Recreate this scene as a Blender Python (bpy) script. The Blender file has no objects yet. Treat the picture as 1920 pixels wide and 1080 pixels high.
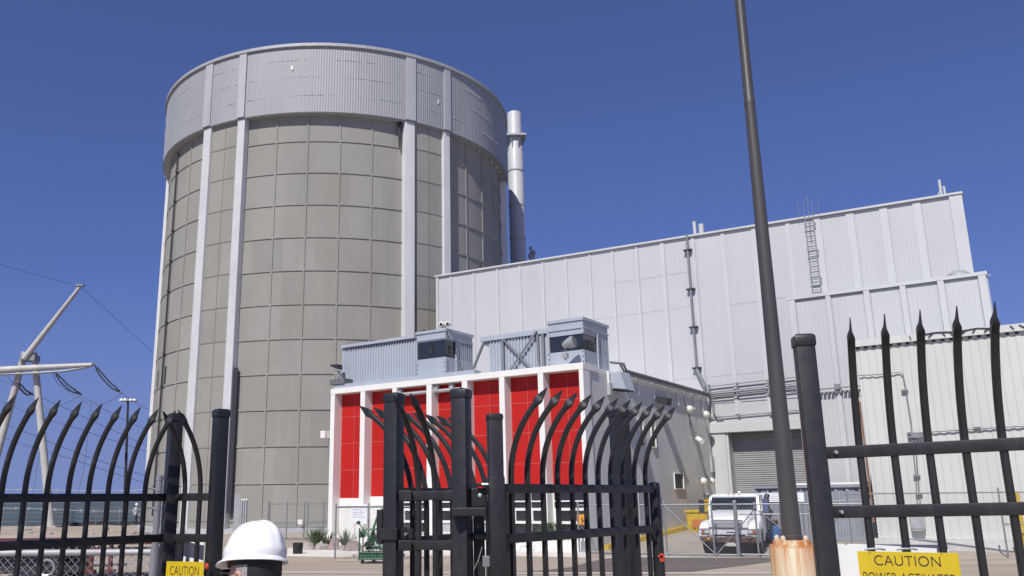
import bpy, bmesh, math, random
from mathutils import Vector, Matrix
random.seed(7)
rad = math.radians
sc = bpy.context.scene
COL = sc.collection

# ------------------------------------------------------------------ camera
FP, CX, CY, EYE = 1625.0, 852.0, 540.0, 1.95
PIT = math.atan(395 / 1625.0); ROL = 0.01
Fv = Vector((0, math.cos(PIT), math.sin(PIT)))
R0 = Vector((1, 0, 0)); U0 = Vector((0, -math.sin(PIT), math.cos(PIT)))
Rv = R0 * math.cos(ROL) - U0 * math.sin(ROL)
Uv = R0 * math.sin(ROL) + U0 * math.cos(ROL)
CAMP = Vector((0, 0, EYE))
cd = bpy.data.cameras.new('camera'); cam = bpy.data.objects.new('camera', cd); COL.objects.link(cam)
M = Matrix((Rv, Uv, -Fv)).transposed().to_4x4(); M.translation = CAMP
cam.matrix_world = M
cd.sensor_width = 36; cd.lens = 36 * FP / 1920; cd.shift_x = (960 - CX) / 1920
cd.clip_start = 0.05; cd.clip_end = 60000
sc.camera = cam

# measuring helpers: where the sight line through a photo pixel meets a real surface
def ray(x, y): return Fv + (x - CX) / FP * Rv + (CY - y) / FP * Uv
def gz(x, y, z=0.0):
    d = ray(x, y); return CAMP + d * ((z - EYE) / d.z)
def aY(x, y, Y):
    d = ray(x, y); return CAMP + d * (Y / d.y)
ANG = rad(-35)
bu = Vector((math.cos(ANG), math.sin(ANG), 0)); bv = Vector((-bu.y, bu.x, 0)); C0 = Vector((4.82, 32.84, 0))
def toL(P):
    d = P - C0; return Vector((d.dot(bu), d.dot(bv), P.z))
def toW(s, t, z=0): return C0 + bu * s + bv * t + Vector((0, 0, z))
def plane(x, y, P, n):
    d = ray(x, y); return CAMP + d * ((P - CAMP).dot(n) / d.dot(n))
def front(x, y, t): return toL(plane(x, y, C0 + bv * t, bv))
def side(x, y, s): return toL(plane(x, y, C0 + bu * s, bu))
def ramp(s, t):
    if s < -1.0: return 0.0
    k = min(1.0, (s + 1.0) / 1.0)
    return k * max(0.0, min(0.055 * (t - 1.0), 0.62))

# ------------------------------------------------------------------ mesh builder
Z = Vector((0, 0, 1))
class MB:
    def __init__(s): s.v = []; s.f = []
    def add(s, vs, fs):
        o = len(s.v); s.v += [tuple(p) for p in vs]; s.f += [tuple(i + o for i in f) for f in fs]; return s
    def box(s, x0, x1, y0, y1, z0, z1):
        return s.add([(x0,y0,z0),(x1,y0,z0),(x1,y1,z0),(x0,y1,z0),(x0,y0,z1),(x1,y0,z1),(x1,y1,z1),(x0,y1,z1)],
                     [(0,3,2,1),(4,5,6,7),(0,1,5,4),(1,2,6,5),(2,3,7,6),(3,0,4,7)])
    def hexa(s, b, t):
        return s.add(list(b) + list(t), [(0,3,2,1),(4,5,6,7),(0,1,5,4),(1,2,6,5),(2,3,7,6),(3,0,4,7)])
    def beam(s, p0, p1, w, h=None, up=Z):
        h = h or w
        p0 = Vector(p0); p1 = Vector(p1); d = (p1 - p0).normalized()
        a = d.cross(up)
        if a.length < 1e-4: a = d.cross(Vector((0, 1, 0)))
        a.normalize(); b = a.cross(d).normalized()
        q = [(-1,-1),(1,-1),(1,1),(-1,1)]
        A = [p0 + a * (w/2*i) + b * (h/2*j) for i, j in q]; B = [p1 + a * (w/2*i) + b * (h/2*j) for i, j in q]
        return s.add(A + B, [(3,2,1,0),(4,5,6,7),(0,1,5,4),(1,2,6,5),(2,3,7,6),(3,0,4,7)])
    def tube(s, pts, r, n=8, cap=True):
        pts = [Vector(p) for p in pts]; k = len(pts)
        rs = r if isinstance(r, (list, tuple)) else [r] * k
        o = len(s.v); ref = None
        for i, p in enumerate(pts):
            d = (pts[min(i+1,k-1)] - pts[max(i-1,0)]).normalized()
            if ref is None:
                ref = d.cross(Z)
                if ref.length < 1e-3: ref = Vector((1,0,0))
            ref = (ref - d * ref.dot(d))
            if ref.length < 1e-5: ref = d.orthogonal()
            ref.normalize(); b = d.cross(ref)
            for j in range(n):
                a = 2*math.pi*j/n
                s.v.append(tuple(p + (ref*math.cos(a) + b*math.sin(a))*rs[i]))
        for i in range(k-1):
            for j in range(n):
                s.f.append((o+i*n+j, o+i*n+(j+1)%n, o+(i+1)*n+(j+1)%n, o+(i+1)*n+j))
        if cap:
            s.f.append(tuple(o+j for j in reversed(range(n)))); s.f.append(tuple(o+(k-1)*n+j for j in range(n)))
        return s
    def lathe(s, prof, n=24, c=(0,0,0), sx=1, sy=1, cap=True):
        o = len(s.v)
        for r, z in prof:
            for j in range(n):
                a = 2*math.pi*j/n
                s.v.append((c[0]+r*math.cos(a)*sx, c[1]+r*math.sin(a)*sy, c[2]+z))
        for i in range(len(prof)-1):
            for j in range(n):
                s.f.append((o+i*n+j, o+i*n+(j+1)%n, o+(i+1)*n+(j+1)%n, o+(i+1)*n+j))
        if cap:
            s.f.append(tuple(o+j for j in reversed(range(n)))); s.f.append(tuple(o+(len(prof)-1)*n+j for j in range(n)))
        return s
    def ell(s, c, rx, ry, rz, n=14, m=8):
        return s.lathe([(math.sin(math.pi*i/m)+1e-4, -rz*math.cos(math.pi*i/m)) for i in range(m+1)], n, c, rx, ry)
    def loft(s, secs, close=True, cap=True):
        o = len(s.v); n = len(secs[0])
        for q in secs: s.v += [tuple(p) for p in q]
        for i in range(len(secs)-1):
            for j in range(n if close else n-1):
                s.f.append((o+i*n+j, o+i*n+(j+1)%n, o+(i+1)*n+(j+1)%n, o+(i+1)*n+j))
        if cap:
            s.f.append(tuple(o+j for j in reversed(range(n)))); s.f.append(tuple(o+(len(secs)-1)*n+j for j in range(n)))
        return s
    def prism(s, poly, vec):
        vec = Vector(vec); return s.loft([[Vector(p) for p in poly], [Vector(p)+vec for p in poly]])
    def xf(s, m):
        s.v = [tuple(m @ Vector(p)) for p in s.v]; return s
    def pieces(s, name, mat, parent, **kw):
        """every separate solid of this builder as an object of its own"""
        p = list(range(len(s.v)))
        def root(a):
            while p[a] != a: p[a] = p[p[a]]; a = p[a]
            return a
        for f in s.f:
            for i in f[1:]: p[root(i)] = root(f[0])
        g = {}
        for f in s.f: g.setdefault(root(f[0]), []).append(f)
        out = []
        for fs in g.values():
            ix = sorted({i for f in fs for i in f}); mp = {i: k for k, i in enumerate(ix)}
            b = MB(); b.v = [s.v[i] for i in ix]; b.f = [tuple(mp[i] for i in f) for f in fs]
            out.append(b.build(name, mat, parent, **kw))
        return out
    def build(s, name, mat, parent=None, bevel=0, smooth=None, loc=None, seg=2):
        me = bpy.data.meshes.new(name); me.from_pydata(s.v, [], s.f)
        bm = bmesh.new(); bm.from_mesh(me)
        if bevel:
            bm.normal_update()
            es = [e for e in bm.edges if len(e.link_faces) == 2 and e.calc_face_angle(0) > 0.5]
            bmesh.ops.bevel(bm, geom=es, offset=bevel, segments=seg, affect='EDGES', profile=0.6, clamp_overlap=True)
        bmesh.ops.recalc_face_normals(bm, faces=bm.faces)
        bm.to_mesh(me); bm.free()
        if smooth is not None:
            me.shade_smooth(); me.set_sharp_from_angle(angle=rad(smooth))
        me.materials.append(mat)
        o = bpy.data.objects.new(name, me); COL.objects.link(o)
        if parent: o.parent = parent
        if loc is not None: o.location = loc
        return o
def tag(o, label=None, cat=None, group=None, kind=None):
    if label: o['label'] = label
    if cat: o['category'] = cat
    if group: o['group'] = group
    if kind: o['kind'] = kind
    return o
def thing(name, label, cat, loc=(0,0,0), rz=0, group=None):
    e = bpy.data.objects.new(name, None); COL.objects.link(e)
    e.empty_display_size = 0.3; e.location = loc; e.rotation_euler = (0, 0, rz)
    return tag(e, label, cat, group)
def dup(o, parent=None, loc=None):
    c = o.copy(); COL.objects.link(c)
    if parent: c.parent = parent
    if loc is not None: c.location = loc
    return c
def dup_tree(root, loc=None, label=None):
    r = dup(root, None, loc)
    if label: r['label'] = label
    for ch in list(root.children):
        c = dup(ch, r)
        for g in list(ch.children): dup(g, c)
    return r
def arc(c, n, R, th, k=8):
    """points of a vertical arc leaning towards the horizontal unit n"""
    return [Vector(c) + Vector((n[0], n[1], 0)) * (R*(1-math.cos(th*i/k))) + Z * (R*math.sin(th*i/k)) for i in range(k+1)]
def text_mesh(body, size, name, mat, parent, m, fit):
    cu = bpy.data.curves.new(name, 'FONT'); cu.body = body; cu.size = size; cu.align_x = 'CENTER'; cu.offset = -size*.012; cu.space_character = 1.04
    o = bpy.data.objects.new(name, cu); COL.objects.link(o)
    dg = bpy.context.evaluated_depsgraph_get()
    me = bpy.data.meshes.new_from_object(o.evaluated_get(dg))
    bpy.data.objects.remove(o)
    xs_ = [v.co.x for v in me.vertices]; sx = fit/(max(xs_)-min(xs_))
    me.transform(m @ Matrix.Translation((-(max(xs_)+min(xs_))/2*sx, 0, 0)) @ Matrix.Diagonal((sx, 1, 1, 1)))
    me.materials.clear(); me.materials.append(mat)
    t = bpy.data.objects.new(name, me); COL.objects.link(t); t.parent = parent
    return t

# ------------------------------------------------------------------ materials
class NT:
    def __init__(s, name):
        s.m = bpy.data.materials.new(name); s.m.use_nodes = True; s.t = s.m.node_tree
        s.b = s.t.nodes['Principled BSDF']; s.tc = s.t.nodes.new('ShaderNodeTexCoord')
    def n(s, typ, **kw):
        x = s.t.nodes.new(typ)
        for k, v in kw.items(): setattr(x, k, v)
        return x
    def l(s, a, b): s.t.links.new(a, b)
    def math(s, op, a, b=None, c=None):
        x = s.n('ShaderNodeMath', operation=op)
        for i, q in enumerate((a, b, c)):
            if q is None: continue
            if isinstance(q, (int, float)): x.inputs[i].default_value = q
            else: s.l(q, x.inputs[i])
        return x.outputs[0]
    def noise(s, scale=3, detail=4, stretch=(1,1,1), vec=None, rough=.55):
        mp = s.n('ShaderNodeMapping'); mp.inputs['Scale'].default_value = stretch
        s.l(vec or s.tc.outputs['Object'], mp.inputs['Vector'])
        x = s.n('ShaderNodeTexNoise'); x.inputs['Scale'].default_value = scale; x.inputs['Detail'].default_value = detail
        x.inputs['Roughness'].default_value = rough
        s.l(mp.outputs[0], x.inputs['Vector']); return x.outputs['Fac']
    def ramp(s, fac, a, b, ca=(0,0,0,1), cb=(1,1,1,1)):
        x = s.n('ShaderNodeValToRGB'); e = x.color_ramp.elements
        e[0].position = a; e[0].color = ca; e[1].position = b; e[1].color = cb
        s.l(fac, x.inputs[0]); return x.outputs[0]
    def mix(s, fac, a, b, mode='MIX'):
        x = s.n('ShaderNodeMix', data_type='RGBA', blend_type=mode)
        for i, q in ((0, fac), (6, a), (7, b)):
            if isinstance(q, (int, float)): x.inputs[i].default_value = q
            elif isinstance(q, tuple): x.inputs[i].default_value = (*q[:3], 1)
            else: s.l(q, x.inputs[i])
        return x.outputs[2]
    def bump(s, h, st, dist=.01):
        x = s.n('ShaderNodeBump'); x.inputs['Strength'].default_value = st; x.inputs['Distance'].default_value = dist
        s.l(h, x.inputs['Height'])
        if s.b.inputs['Normal'].is_linked: s.l(s.b.inputs['Normal'].links[0].from_socket, x.inputs['Normal'])
        s.l(x.outputs[0], s.b.inputs['Normal'])
def mat(name, col, rough=.6, metal=0.0, var=.12, scale=2.0, stretch=(1,1,1), dirt=0.0, dirt_col=None, dscale=1.0,
        dstretch=(1,1,.12), bump=0, bscale=60, spec=.5, rust=None):
    k = NT(name); b = k.b
    b.inputs['Roughness'].default_value = rough; b.inputs['Metallic'].default_value = metal
    b.inputs['Specular IOR Level'].default_value = spec
    lo = tuple(c*(1-var) for c in col); hi = tuple(min(1, c*(1+var)) for c in col)
    c = k.mix(k.ramp(k.noise(scale, 5, stretch), .3, .7), lo, hi)
    if dirt:
        dc = dirt_col or tuple(x*.45 for x in col)
        f = k.math('MULTIPLY', k.ramp(k.noise(dscale, 6, dstretch, rough=.65), .48, .75), dirt)
        c = k.mix(f, c, dc)
    k.l(c, b.inputs['Base Color'])
    if var > 0.02:
        k.l(k.math('ADD', k.math('MULTIPLY', k.noise(scale*2.3, 3), .18), rough - .09), b.inputs['Roughness'])
    if bump: k.bump(k.noise(bscale, 3), bump)
    return k.m
M_ = {}
M_['black'] = mat('black_powder_coat', (.0145,.0155,.0165), .45, 0, .25, 9, dirt=.35, dirt_col=(.05,.048,.045), dscale=6, bump=.08, bscale=350)
def black_steel():
    k = NT('black_powder_coat'); b = k.b
    c = k.mix(k.ramp(k.noise(7, 5, (1,1,.3)), .3, .7), (.0125,.0135,.0145), (.019,.020,.0215))
    dust = k.math('MULTIPLY', k.ramp(k.noise(16, 7, (1,1,.25), rough=.7), .5, .78), .5)
    c = k.mix(dust, c, (.055,.052,.048))
    chip = k.ramp(k.noise(48, 4, rough=.6), .70, .735)
    c = k.mix(k.math('MULTIPLY', chip, .75), c, (.13,.12,.11))
    k.l(c, b.inputs['Base Color'])
    k.l(k.math('ADD', k.math('MULTIPLY', k.noise(22, 5), .35), .27), b.inputs['Roughness'])
    k.bump(k.noise(240, 3), .10, .004); return k.m
M_['black'] = black_steel()
M_['galv'] = mat('galvanized_steel', (.25,.26,.275), .5, .35, .15, 6, dirt=.3, dscale=4)
M_['galv_light'] = mat('weathered_galvanized', (.37,.385,.40), .55, .15, .15, 6, dirt=.3, dscale=4)
M_['chrome'] = mat('chrome', (.7,.7,.7), .32, .8, .05)
M_['white_paint'] = mat('white_paint', (.74,.735,.70), .55, 0, .04, 1.2, dirt=.22, dirt_col=(.55,.52,.47), dscale=1.1)
M_['red_panel'] = mat('red_enamel_panel', (.43,.013,.010), .5, 0, .08, 1.0, dirt=.15, dirt_col=(.31,.016,.012), dscale=.7, spec=.3)
def red_enamel():
    k = NT('red_enamel_panel'); b = k.b; b.inputs['Specular IOR Level'].default_value = .3
    sx = k.n('ShaderNodeSeparateXYZ'); k.l(k.tc.outputs['Object'], sx.inputs[0])
    cx = k.math('FLOOR', k.math('DIVIDE', sx.outputs[0], .915)); cz = k.math('FLOOR', k.math('DIVIDE', k.math('SUBTRACT', sx.outputs[2], .86), 1.2))
    cv = k.n('ShaderNodeCombineXYZ'); k.l(cx, cv.inputs[0]); k.l(cz, cv.inputs[1])
    wn = k.n('ShaderNodeTexWhiteNoise', noise_dimensions='2D'); k.l(cv.outputs[0], wn.inputs['Vector'])
    c = k.mix(wn.outputs['Value'], (.385,.0115,.009), (.46,.0145,.0115))
    c = k.mix(k.math('MULTIPLY', k.ramp(k.noise(1.6, 6, (1,1,.07), rough=.7), .48, .8), .35), c, (.33,.03,.025))
    c = k.mix(k.math('MULTIPLY', k.ramp(k.noise(.8, 5), .45, .75), .25), c, (.36,.010,.008))
    k.l(c, b.inputs['Base Color']); k.l(k.math('ADD', k.math('MULTIPLY', k.noise(2.5, 4), .2), .38), b.inputs['Roughness'])
    k.bump(k.noise(.9, 3), .12, .05); return k.m
M_['red_panel'] = red_enamel()
M_['joint'] = mat('panel_joint', (.52,.13,.11), .7, 0, .08)
M_['dark_glass'] = mat('dark_glass', (.02,.024,.028), .08, 0, .2, 1.5, spec=.8)
M_['grey_trim'] = mat('grey_trim', (.40,.41,.43), .6, 0, .1)
M_['dark_metal'] = mat('dark_metal', (.045,.047,.052), .5, .3, .2, 5)
M_['dark_rubber'] = mat('dark_rubber', (.018,.018,.018), .8, 0, .25, 6)
M_['alu'] = mat('aluminium_cladding', (.325,.335,.34), .5, .1, .12, .20, stretch=(1,1,.15), dirt=.45, dirt_col=(.25,.26,.265), dscale=.55)
M_['booth'] = mat('booth_steel', (.385,.425,.485), .5, .08, .05, 1.0, dirt=.18, dscale=1.2)
M_['steel_white'] = mat('white_steel', (.46,.45,.435), .5, 0, .1, 1.5, dirt=.45, dirt_col=(.33,.29,.25), dscale=1.5)
M_['yellow'] = mat('yellow_paint', (.52,.35,.02), .55, 0, .15, 3, dirt=.5, dirt_col=(.35,.22,.05), dscale=3)
M_['sign_yellow'] = mat('sign_yellow', (.60,.44,.012), .45, 0, .10, 4, dirt=.4, dirt_col=(.46,.33,.05), dscale=9)
M_['sign_black'] = mat('sign_black', (.02,.02,.02), .5, 0, .1)
M_['sign_white'] = mat('sign_white', (.80,.81,.83), .4, 0, .03, 3, dirt=.1, dscale=3)
M_['orange'] = mat('orange_plastic', (.55,.06,.02), .4, 0, .1)
M_['amber'] = mat('amber_board', (.80,.33,.02), .5, 0, .06)
M_['lamp_glass'] = mat('lamp_glass', (.7,.7,.68), .2, .3, .05)
M_['bulb_steel'] = mat('polished_steel', (.82,.80,.74), .30, .35, .03)

def concrete(name, col, boards=True, cells=None, dirt=.5, streak=.55):
    k = NT(name); b = k.b; b.inputs['Roughness'].default_value = .88; b.inputs['Specular IOR Level'].default_value = .25
    c = k.mix(k.ramp(k.noise(.35, 6), .3, .7), tuple(x*.88 for x in col), tuple(x*1.1 for x in col))
    c = k.mix(k.math('MULTIPLY', k.ramp(k.noise(1.1, 7, rough=.72), .38, .74), .55), c, tuple(x*.74 for x in col))
    if streak:
        f = k.math('MULTIPLY', k.ramp(k.noise(1.3, 7, (1,1,.05), rough=.7), .5, .78), streak)
        c = k.mix(f, c, tuple(x*.6 for x in col))
    if cells:
        off, da, z0, dz = cells
        sx = k.n('ShaderNodeSeparateXYZ'); k.l(k.tc.outputs['Object'], sx.inputs[0])
        an = k.math('DEGREES', k.math('ARCTAN2', sx.outputs[1], sx.outputs[0]))
        ca = k.math('FLOOR', k.math('DIVIDE', k.math('SUBTRACT', an, off), da))
        cz = k.math('FLOOR', k.math('DIVIDE', k.math('SUBTRACT', sx.outputs[2], z0), dz))
        cv = k.n('ShaderNodeCombineXYZ'); k.l(ca, cv.inputs[0]); k.l(cz, cv.inputs[1])
        wn = k.n('ShaderNodeTexWhiteNoise', noise_dimensions='2D'); k.l(cv.outputs[0], wn.inputs['Vector'])
        c = k.mix(.38, c, k.mix(wn.outputs['Value'], tuple(x*.78 for x in col), tuple(x*1.16 for x in col)))
        hue = k.ramp(wn.outputs['Color'], .2, .8, (col[0]*1.1, col[1]*.98, col[2]*.92, 1), (col[0]*.95, col[1]*1.01, col[2]*1.03, 1))
        c = k.mix(.22, c, hue)
        # fine form-board lines
        wv = k.math('SINE', k.math('MULTIPLY', an, 62.0))
        wz = k.math('SINE', k.math('MULTIPLY', sx.outputs[2], 24.0))
        k.bump(k.math('ADD', wv, k.math('MULTIPLY', wz, .5)), .16, .02)
        c = k.mix(k.math('MULTIPLY', k.ramp(k.math('ADD', k.math('MULTIPLY', wv, .5), .5), .0, .22, (1,1,1,1), (0,0,0,1)), .12), c, tuple(x*.7 for x in col))
    k.l(c, b.inputs['Base Color'])
    k.bump(k.noise(14, 6), .25, .02)
    return k.m
M_['tower_conc'] = concrete('tower_concrete', (.300,.293,.269), cells=(-98.0+7.95-18.5, 9.3, .65, 2.31), streak=.6)
M_['side_conc'] = concrete('grey_wall_concrete', (.63,.63,.615), streak=.45)
M_['curb_conc'] = concrete('pale_concrete', (.47,.435,.385), streak=0)

def cladding(name, col, freq, axis=0, amp=.25, seam=None):
    k = NT(name); b = k.b; b.inputs['Roughness'].default_value = .5; b.inputs['Metallic'].default_value = .05
    sx = k.n('ShaderNodeSeparateXYZ'); k.l(k.tc.outputs['Object'], sx.inputs[0])
    w = k.math('SINE', k.math('MULTIPLY', sx.outputs[axis], freq))
    c = k.mix(k.ramp(k.noise(.25, 4), .3, .7), tuple(x*.95 for x in col), tuple(min(1, x*1.04) for x in col))
    c = k.mix(k.math('MULTIPLY', k.ramp(k.noise(.8, 6, (1,1,.06), rough=.7), .5, .8), .3), c, tuple(x*.8 for x in col))
    # sheet-to-sheet tint
    cell = k.math('FLOOR', k.math('MULTIPLY', sx.outputs[axis], 1.1))
    wn = k.n('ShaderNodeTexWhiteNoise', noise_dimensions='1D'); k.l(cell, wn.inputs['W'])
    c = k.mix(.3, c, k.mix(wn.outputs['Value'], tuple(x*.93 for x in col), tuple(min(1, x*1.05) for x in col)))
    k.l(c, b.inputs['Base Color'])
    st = k.math('MULTIPLY', k.ramp(k.noise(.55, 7, (1,1,.10), rough=.72), .52, .80), .35)
    c2 = k.mix(st, c, tuple(x*.72 for x in col)); big = k.math('MULTIPLY', k.ramp(k.noise(.09, 3), .4, .65), .22)
    c2 = k.mix(big, c2, tuple(x*.84 for x in col)); k.l(c2, b.inputs['Base Color'])
    k.bump(w, amp, .03); k.bump(k.noise(.7, 2, (1,1,.4)), .10, .06)
    return k.m
M_['turbine'] = cladding('white_ribbed_cladding', (.50,.51,.52), 38, 0, .08)
M_['turbine_trim'] = mat('white_trim', (.515,.527,.53), .5, 0, .04, .5, dirt=.2, dscale=.6)
M_['shed'] = mat('off_white_sheeting', (.545,.565,.53), .55, 0, .04, .6, dirt=.3, dirt_col=(.45,.44,.38), dscale=.7)

# ------------------------------------------------------------------ world and sun
SUN_EL, SUN_MATH = rad(49), rad(-113.8)
sun_dir = Vector((math.cos(SUN_MATH)*math.cos(SUN_EL), math.sin(SUN_MATH)*math.cos(SUN_EL), math.sin(SUN_EL)))
sd = bpy.data.lights.new('sun', 'SUN'); sd.energy = 4.8; sd.angle = rad(.53); sd.color = (1, .955, .88)
so = bpy.data.objects.new('sun', sd); COL.objects.link(so); so.rotation_euler = (-sun_dir).to_track_quat('-Z', 'Y').to_euler()
so.location = (0, 0, 60)
W = bpy.data.worlds.new('World'); sc.world = W; W.use_nodes = True
wt = W.node_tree; sky = wt.nodes.new('ShaderNodeTexSky'); sky.sky_type = 'NISHITA'; sky.sun_disc = False
sky.sun_elevation = SUN_EL; sky.sun_rotation = math.atan2(sun_dir.x, sun_dir.y)
sky.altitude = 5000; sky.air_density = 1.0; sky.dust_density = .1; sky.ozone_density = 6
# clear deep-blue day: little brightening towards the horizon, slightly violet white balance
wtc = wt.nodes.new('ShaderNodeTexCoord'); wsp = wt.nodes.new('ShaderNodeSeparateXYZ'); wcb = wt.nodes.new('ShaderNodeCombineXYZ')
wmm = wt.nodes.new('ShaderNodeMath'); wmm.operation = 'MAXIMUM'; wmm.inputs[1].default_value = 0
wma = wt.nodes.new('ShaderNodeMath'); wma.operation = 'MULTIPLY_ADD'; wma.inputs[1].default_value = .70; wma.inputs[2].default_value = .15
wt.links.new(wtc.outputs['Generated'], wsp.inputs[0]); wt.links.new(wsp.outputs[2], wmm.inputs[0]); wt.links.new(wmm.outputs[0], wma.inputs[0])
wt.links.new(wsp.outputs[0], wcb.inputs[0]); wt.links.new(wsp.outputs[1], wcb.inputs[1]); wt.links.new(wma.outputs[0], wcb.inputs[2])
wvn = wt.nodes.new('ShaderNodeVectorMath'); wvn.operation = 'NORMALIZE'; wt.links.new(wcb.outputs[0], wvn.inputs[0])
wt.links.new(wvn.outputs[0], sky.inputs[0])
wtint = wt.nodes.new('ShaderNodeMix'); wtint.data_type = 'RGBA'; wtint.blend_type = 'MULTIPLY'; wtint.inputs[0].default_value = 1
wtint.inputs[7].default_value = (1.0, .845, 1.03, 1); wt.links.new(sky.outputs[0], wtint.inputs[6])
bg = wt.nodes['Background']; bg.inputs['Strength'].default_value = .145
# thin sea haze low over the horizon
whz = wt.nodes.new('ShaderNodeMapRange'); whz.interpolation_type = 'SMOOTHSTEP'; whz.inputs['From Min'].default_value = 0; whz.inputs['From Max'].default_value = .26
whz.inputs['To Min'].default_value = .8; whz.inputs['To Max'].default_value = 0; wt.links.new(wmm.outputs[0], whz.inputs['Value'])
whm = wt.nodes.new('ShaderNodeMix'); whm.data_type = 'RGBA'; wt.links.new(whz.outputs[0], whm.inputs[0])
wt.links.new(wtint.outputs[2], whm.inputs[6]); whm.inputs[7].default_value = (1.36, 1.70, 3.15, 1)
wt.links.new(whm.outputs[2], bg.inputs[0])
sc.view_settings.view_transform = 'Standard'; sc.view_settings.look = 'None'
sc.view_settings.exposure = 0; sc.view_settings.gamma = 1

# ------------------------------------------------------------------ ground, sea, road
def ground_mat():
    k = NT('sandy_concrete_ground'); b = k.b; b.inputs['Roughness'].default_value = .92; b.inputs['Specular IOR Level'].default_value = .2
    c = k.mix(k.ramp(k.noise(.16, 6), .35, .65), (.33,.275,.22), (.42,.36,.295))
    c = k.mix(k.math('MULTIPLY', k.ramp(k.noise(1.1, 7, (.25,1.4,1), rough=.7), .5, .75), .55), c, (.21,.185,.16))
    c = k.mix(k.math('MULTIPLY', k.ramp(k.noise(38, 3), .45, .8), .35), c, (.5,.46,.41))
    c = k.mix(k.math('MULTIPLY', k.ramp(k.noise(.5, 5, (.08,1.6,1), rough=.6), .52, .66), .38), c, (.19,.165,.14))
    k.l(c, b.inputs['Base Color']); k.bump(k.noise(30, 5), .4, .02)
    return k.m
def asphalt_mat():
    k = NT('asphalt'); b = k.b; b.inputs['Roughness'].default_value = .9; b.inputs['Specular IOR Level'].default_value = .25
    c = k.mix(k.ramp(k.noise(.5, 6, (.5,1.5,1)), .35, .7), (.115,.10,.09), (.16,.14,.128))
    c = k.mix(k.math('MULTIPLY', k.ramp(k.noise(60, 2), .5, .8), .4), c, (.24,.22,.21))
    k.l(c, b.inputs['Base Color']); k.bump(k.noise(80, 3), .4, .01)
    return k.m
def beach_z(y):
    return 0.0 if y < 79 else -min(4.2, (y-79)*.42)
xs = [-4000,-1500,-500,-200,-120] + [-80 + 2*i for i in range(66)] + [54,62,80,120,300,1000,4000]
ys = [-600,-150,-40,-15,0] + [4+1.5*i for i in range(66)] + [108,130,200,600,2000,5000]
mb = MB()
for y in ys:
    for x in xs:
        L_ = toL(Vector((x, y, 0)))
        z = beach_z(y) + (ramp(L_.x, L_.y) if (L_.y < 22 and -1 < L_.x < 40) else 0)
        if 50 < y < 79 and x < -14: z += .12*math.sin(x*1.7+y)*math.sin(y*.9)
        mb.v.append((x, y, z))
nx = len(xs)
for j in range(len(ys)-1):
    for i in range(nx-1):
        mb.f.append((j*nx+i, j*nx+i+1, (j+1)*nx+i+1, (j+1)*nx+i))
tag(mb.build('ground', ground_mat(), smooth=60), kind='structure')

def sea_mat():
    k = NT('sea_water'); b = k.b; b.inputs['Roughness'].default_value = .55; b.inputs['Specular IOR Level'].default_value = .25
    c = k.mix(k.ramp(k.noise(.012, 5, (.3,1,1)), .35, .65), (.06,.08,.078), (.095,.115,.108))
    k.l(c, b.inputs['Base Color'])
    k.bump(k.noise(.35, 6, (.4,1.6,1)), 1.0, 1.2)
    return k.m
tag(MB().add([(-30000,84,-2.4),(30000,84,-2.4),(30000,50000,-2.4),(-30000,50000,-2.4)], [(0,1,2,3)]).build('water', sea_mat()), kind='structure')

def sheet(name, pix, m, z=.004, thick=0):
    P = [gz(x, y) for x, y in pix]
    b = MB()
    if thick: b.prism([(p.x, p.y, .001) for p in P], (0,0,thick))
    else: b.add([(p.x, p.y, z) for p in P], [tuple(range(len(P)))])
    return tag(b.build(name, m), kind='structure')
M_['asphalt'] = asphalt_mat()
M_['pave'] = concrete('light_pavement', (.33,.305,.265), streak=0)
sheet('road', [(960,1073),(1010,1070.5),(1068,1064),(1105,1054),(1130,1048.5),(1165,1046),(1460,1046.5),(1700,1047),(1700,1052),(1452,1052),(1400,1060),(1330,1068),(1290,1073)], M_['asphalt'], .008)
sheet('pavement', [(1120,1046),(1160,1040.5),(1460,1041),(1700,1041.5),(1700,1047),(1460,1046.5),(1165,1046),(1130,1048.5)], M_['curb_conc'], .012)
sheet('pavement', [(820,1073.5),(1300,1073.5),(1460,1073.5),(1460,1077),(820,1077)], M_['curb_conc'], .012)
sheet('pavement', [(500,1072),(720,1073.5),(720,1076.5),(500,1075.5)], M_['curb_conc'], .012)
sheet('pavement', [(628,1050),(722,1050.5),(722,1053),(628,1052.5)], M_['curb_conc'], .012)
# gravel bed with a pale kerb in front of the red building
sheet('gravel_bed', [(520,1042),(630,1044),(720,1043),(905,1042),(1100,1045),(1106,1038),(618,1023),(540,1031)], concrete('pale_gravel', (.68,.66,.61), streak=0), thick=.07)
# the paved apron follows the slope
mb = MB(); SS = [.01+i*.75 for i in range(13)]; TT = [-.3+i*.75 for i in range(20)]
for t in TT:
    for s in SS: mb.v.append(tuple(toW(s, t, ramp(s, t) + .015)))
for j in range(len(TT)-1):
    for i in range(len(SS)-1): mb.f.append((j*13+i, j*13+i+1, (j+1)*13+i+1, (j+1)*13+i))
tag(mb.build('apron', M_['pave'], smooth=60), kind='structure')
# sloping yellow-painted kerb along the grey side wall
mb = MB(); pr = []
for t in [1.2 + i*.6 for i in range(20)]:
    z = ramp(0.3, t); pr.append([tuple(toW(a, t, z + h)) for a, h in ((.003,-.1),(.003,.2),(.16,.2),(.22,-.1))])
mb.loft(pr); tag(mb.build('kerb', M_['yellow']), kind='structure')

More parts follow.
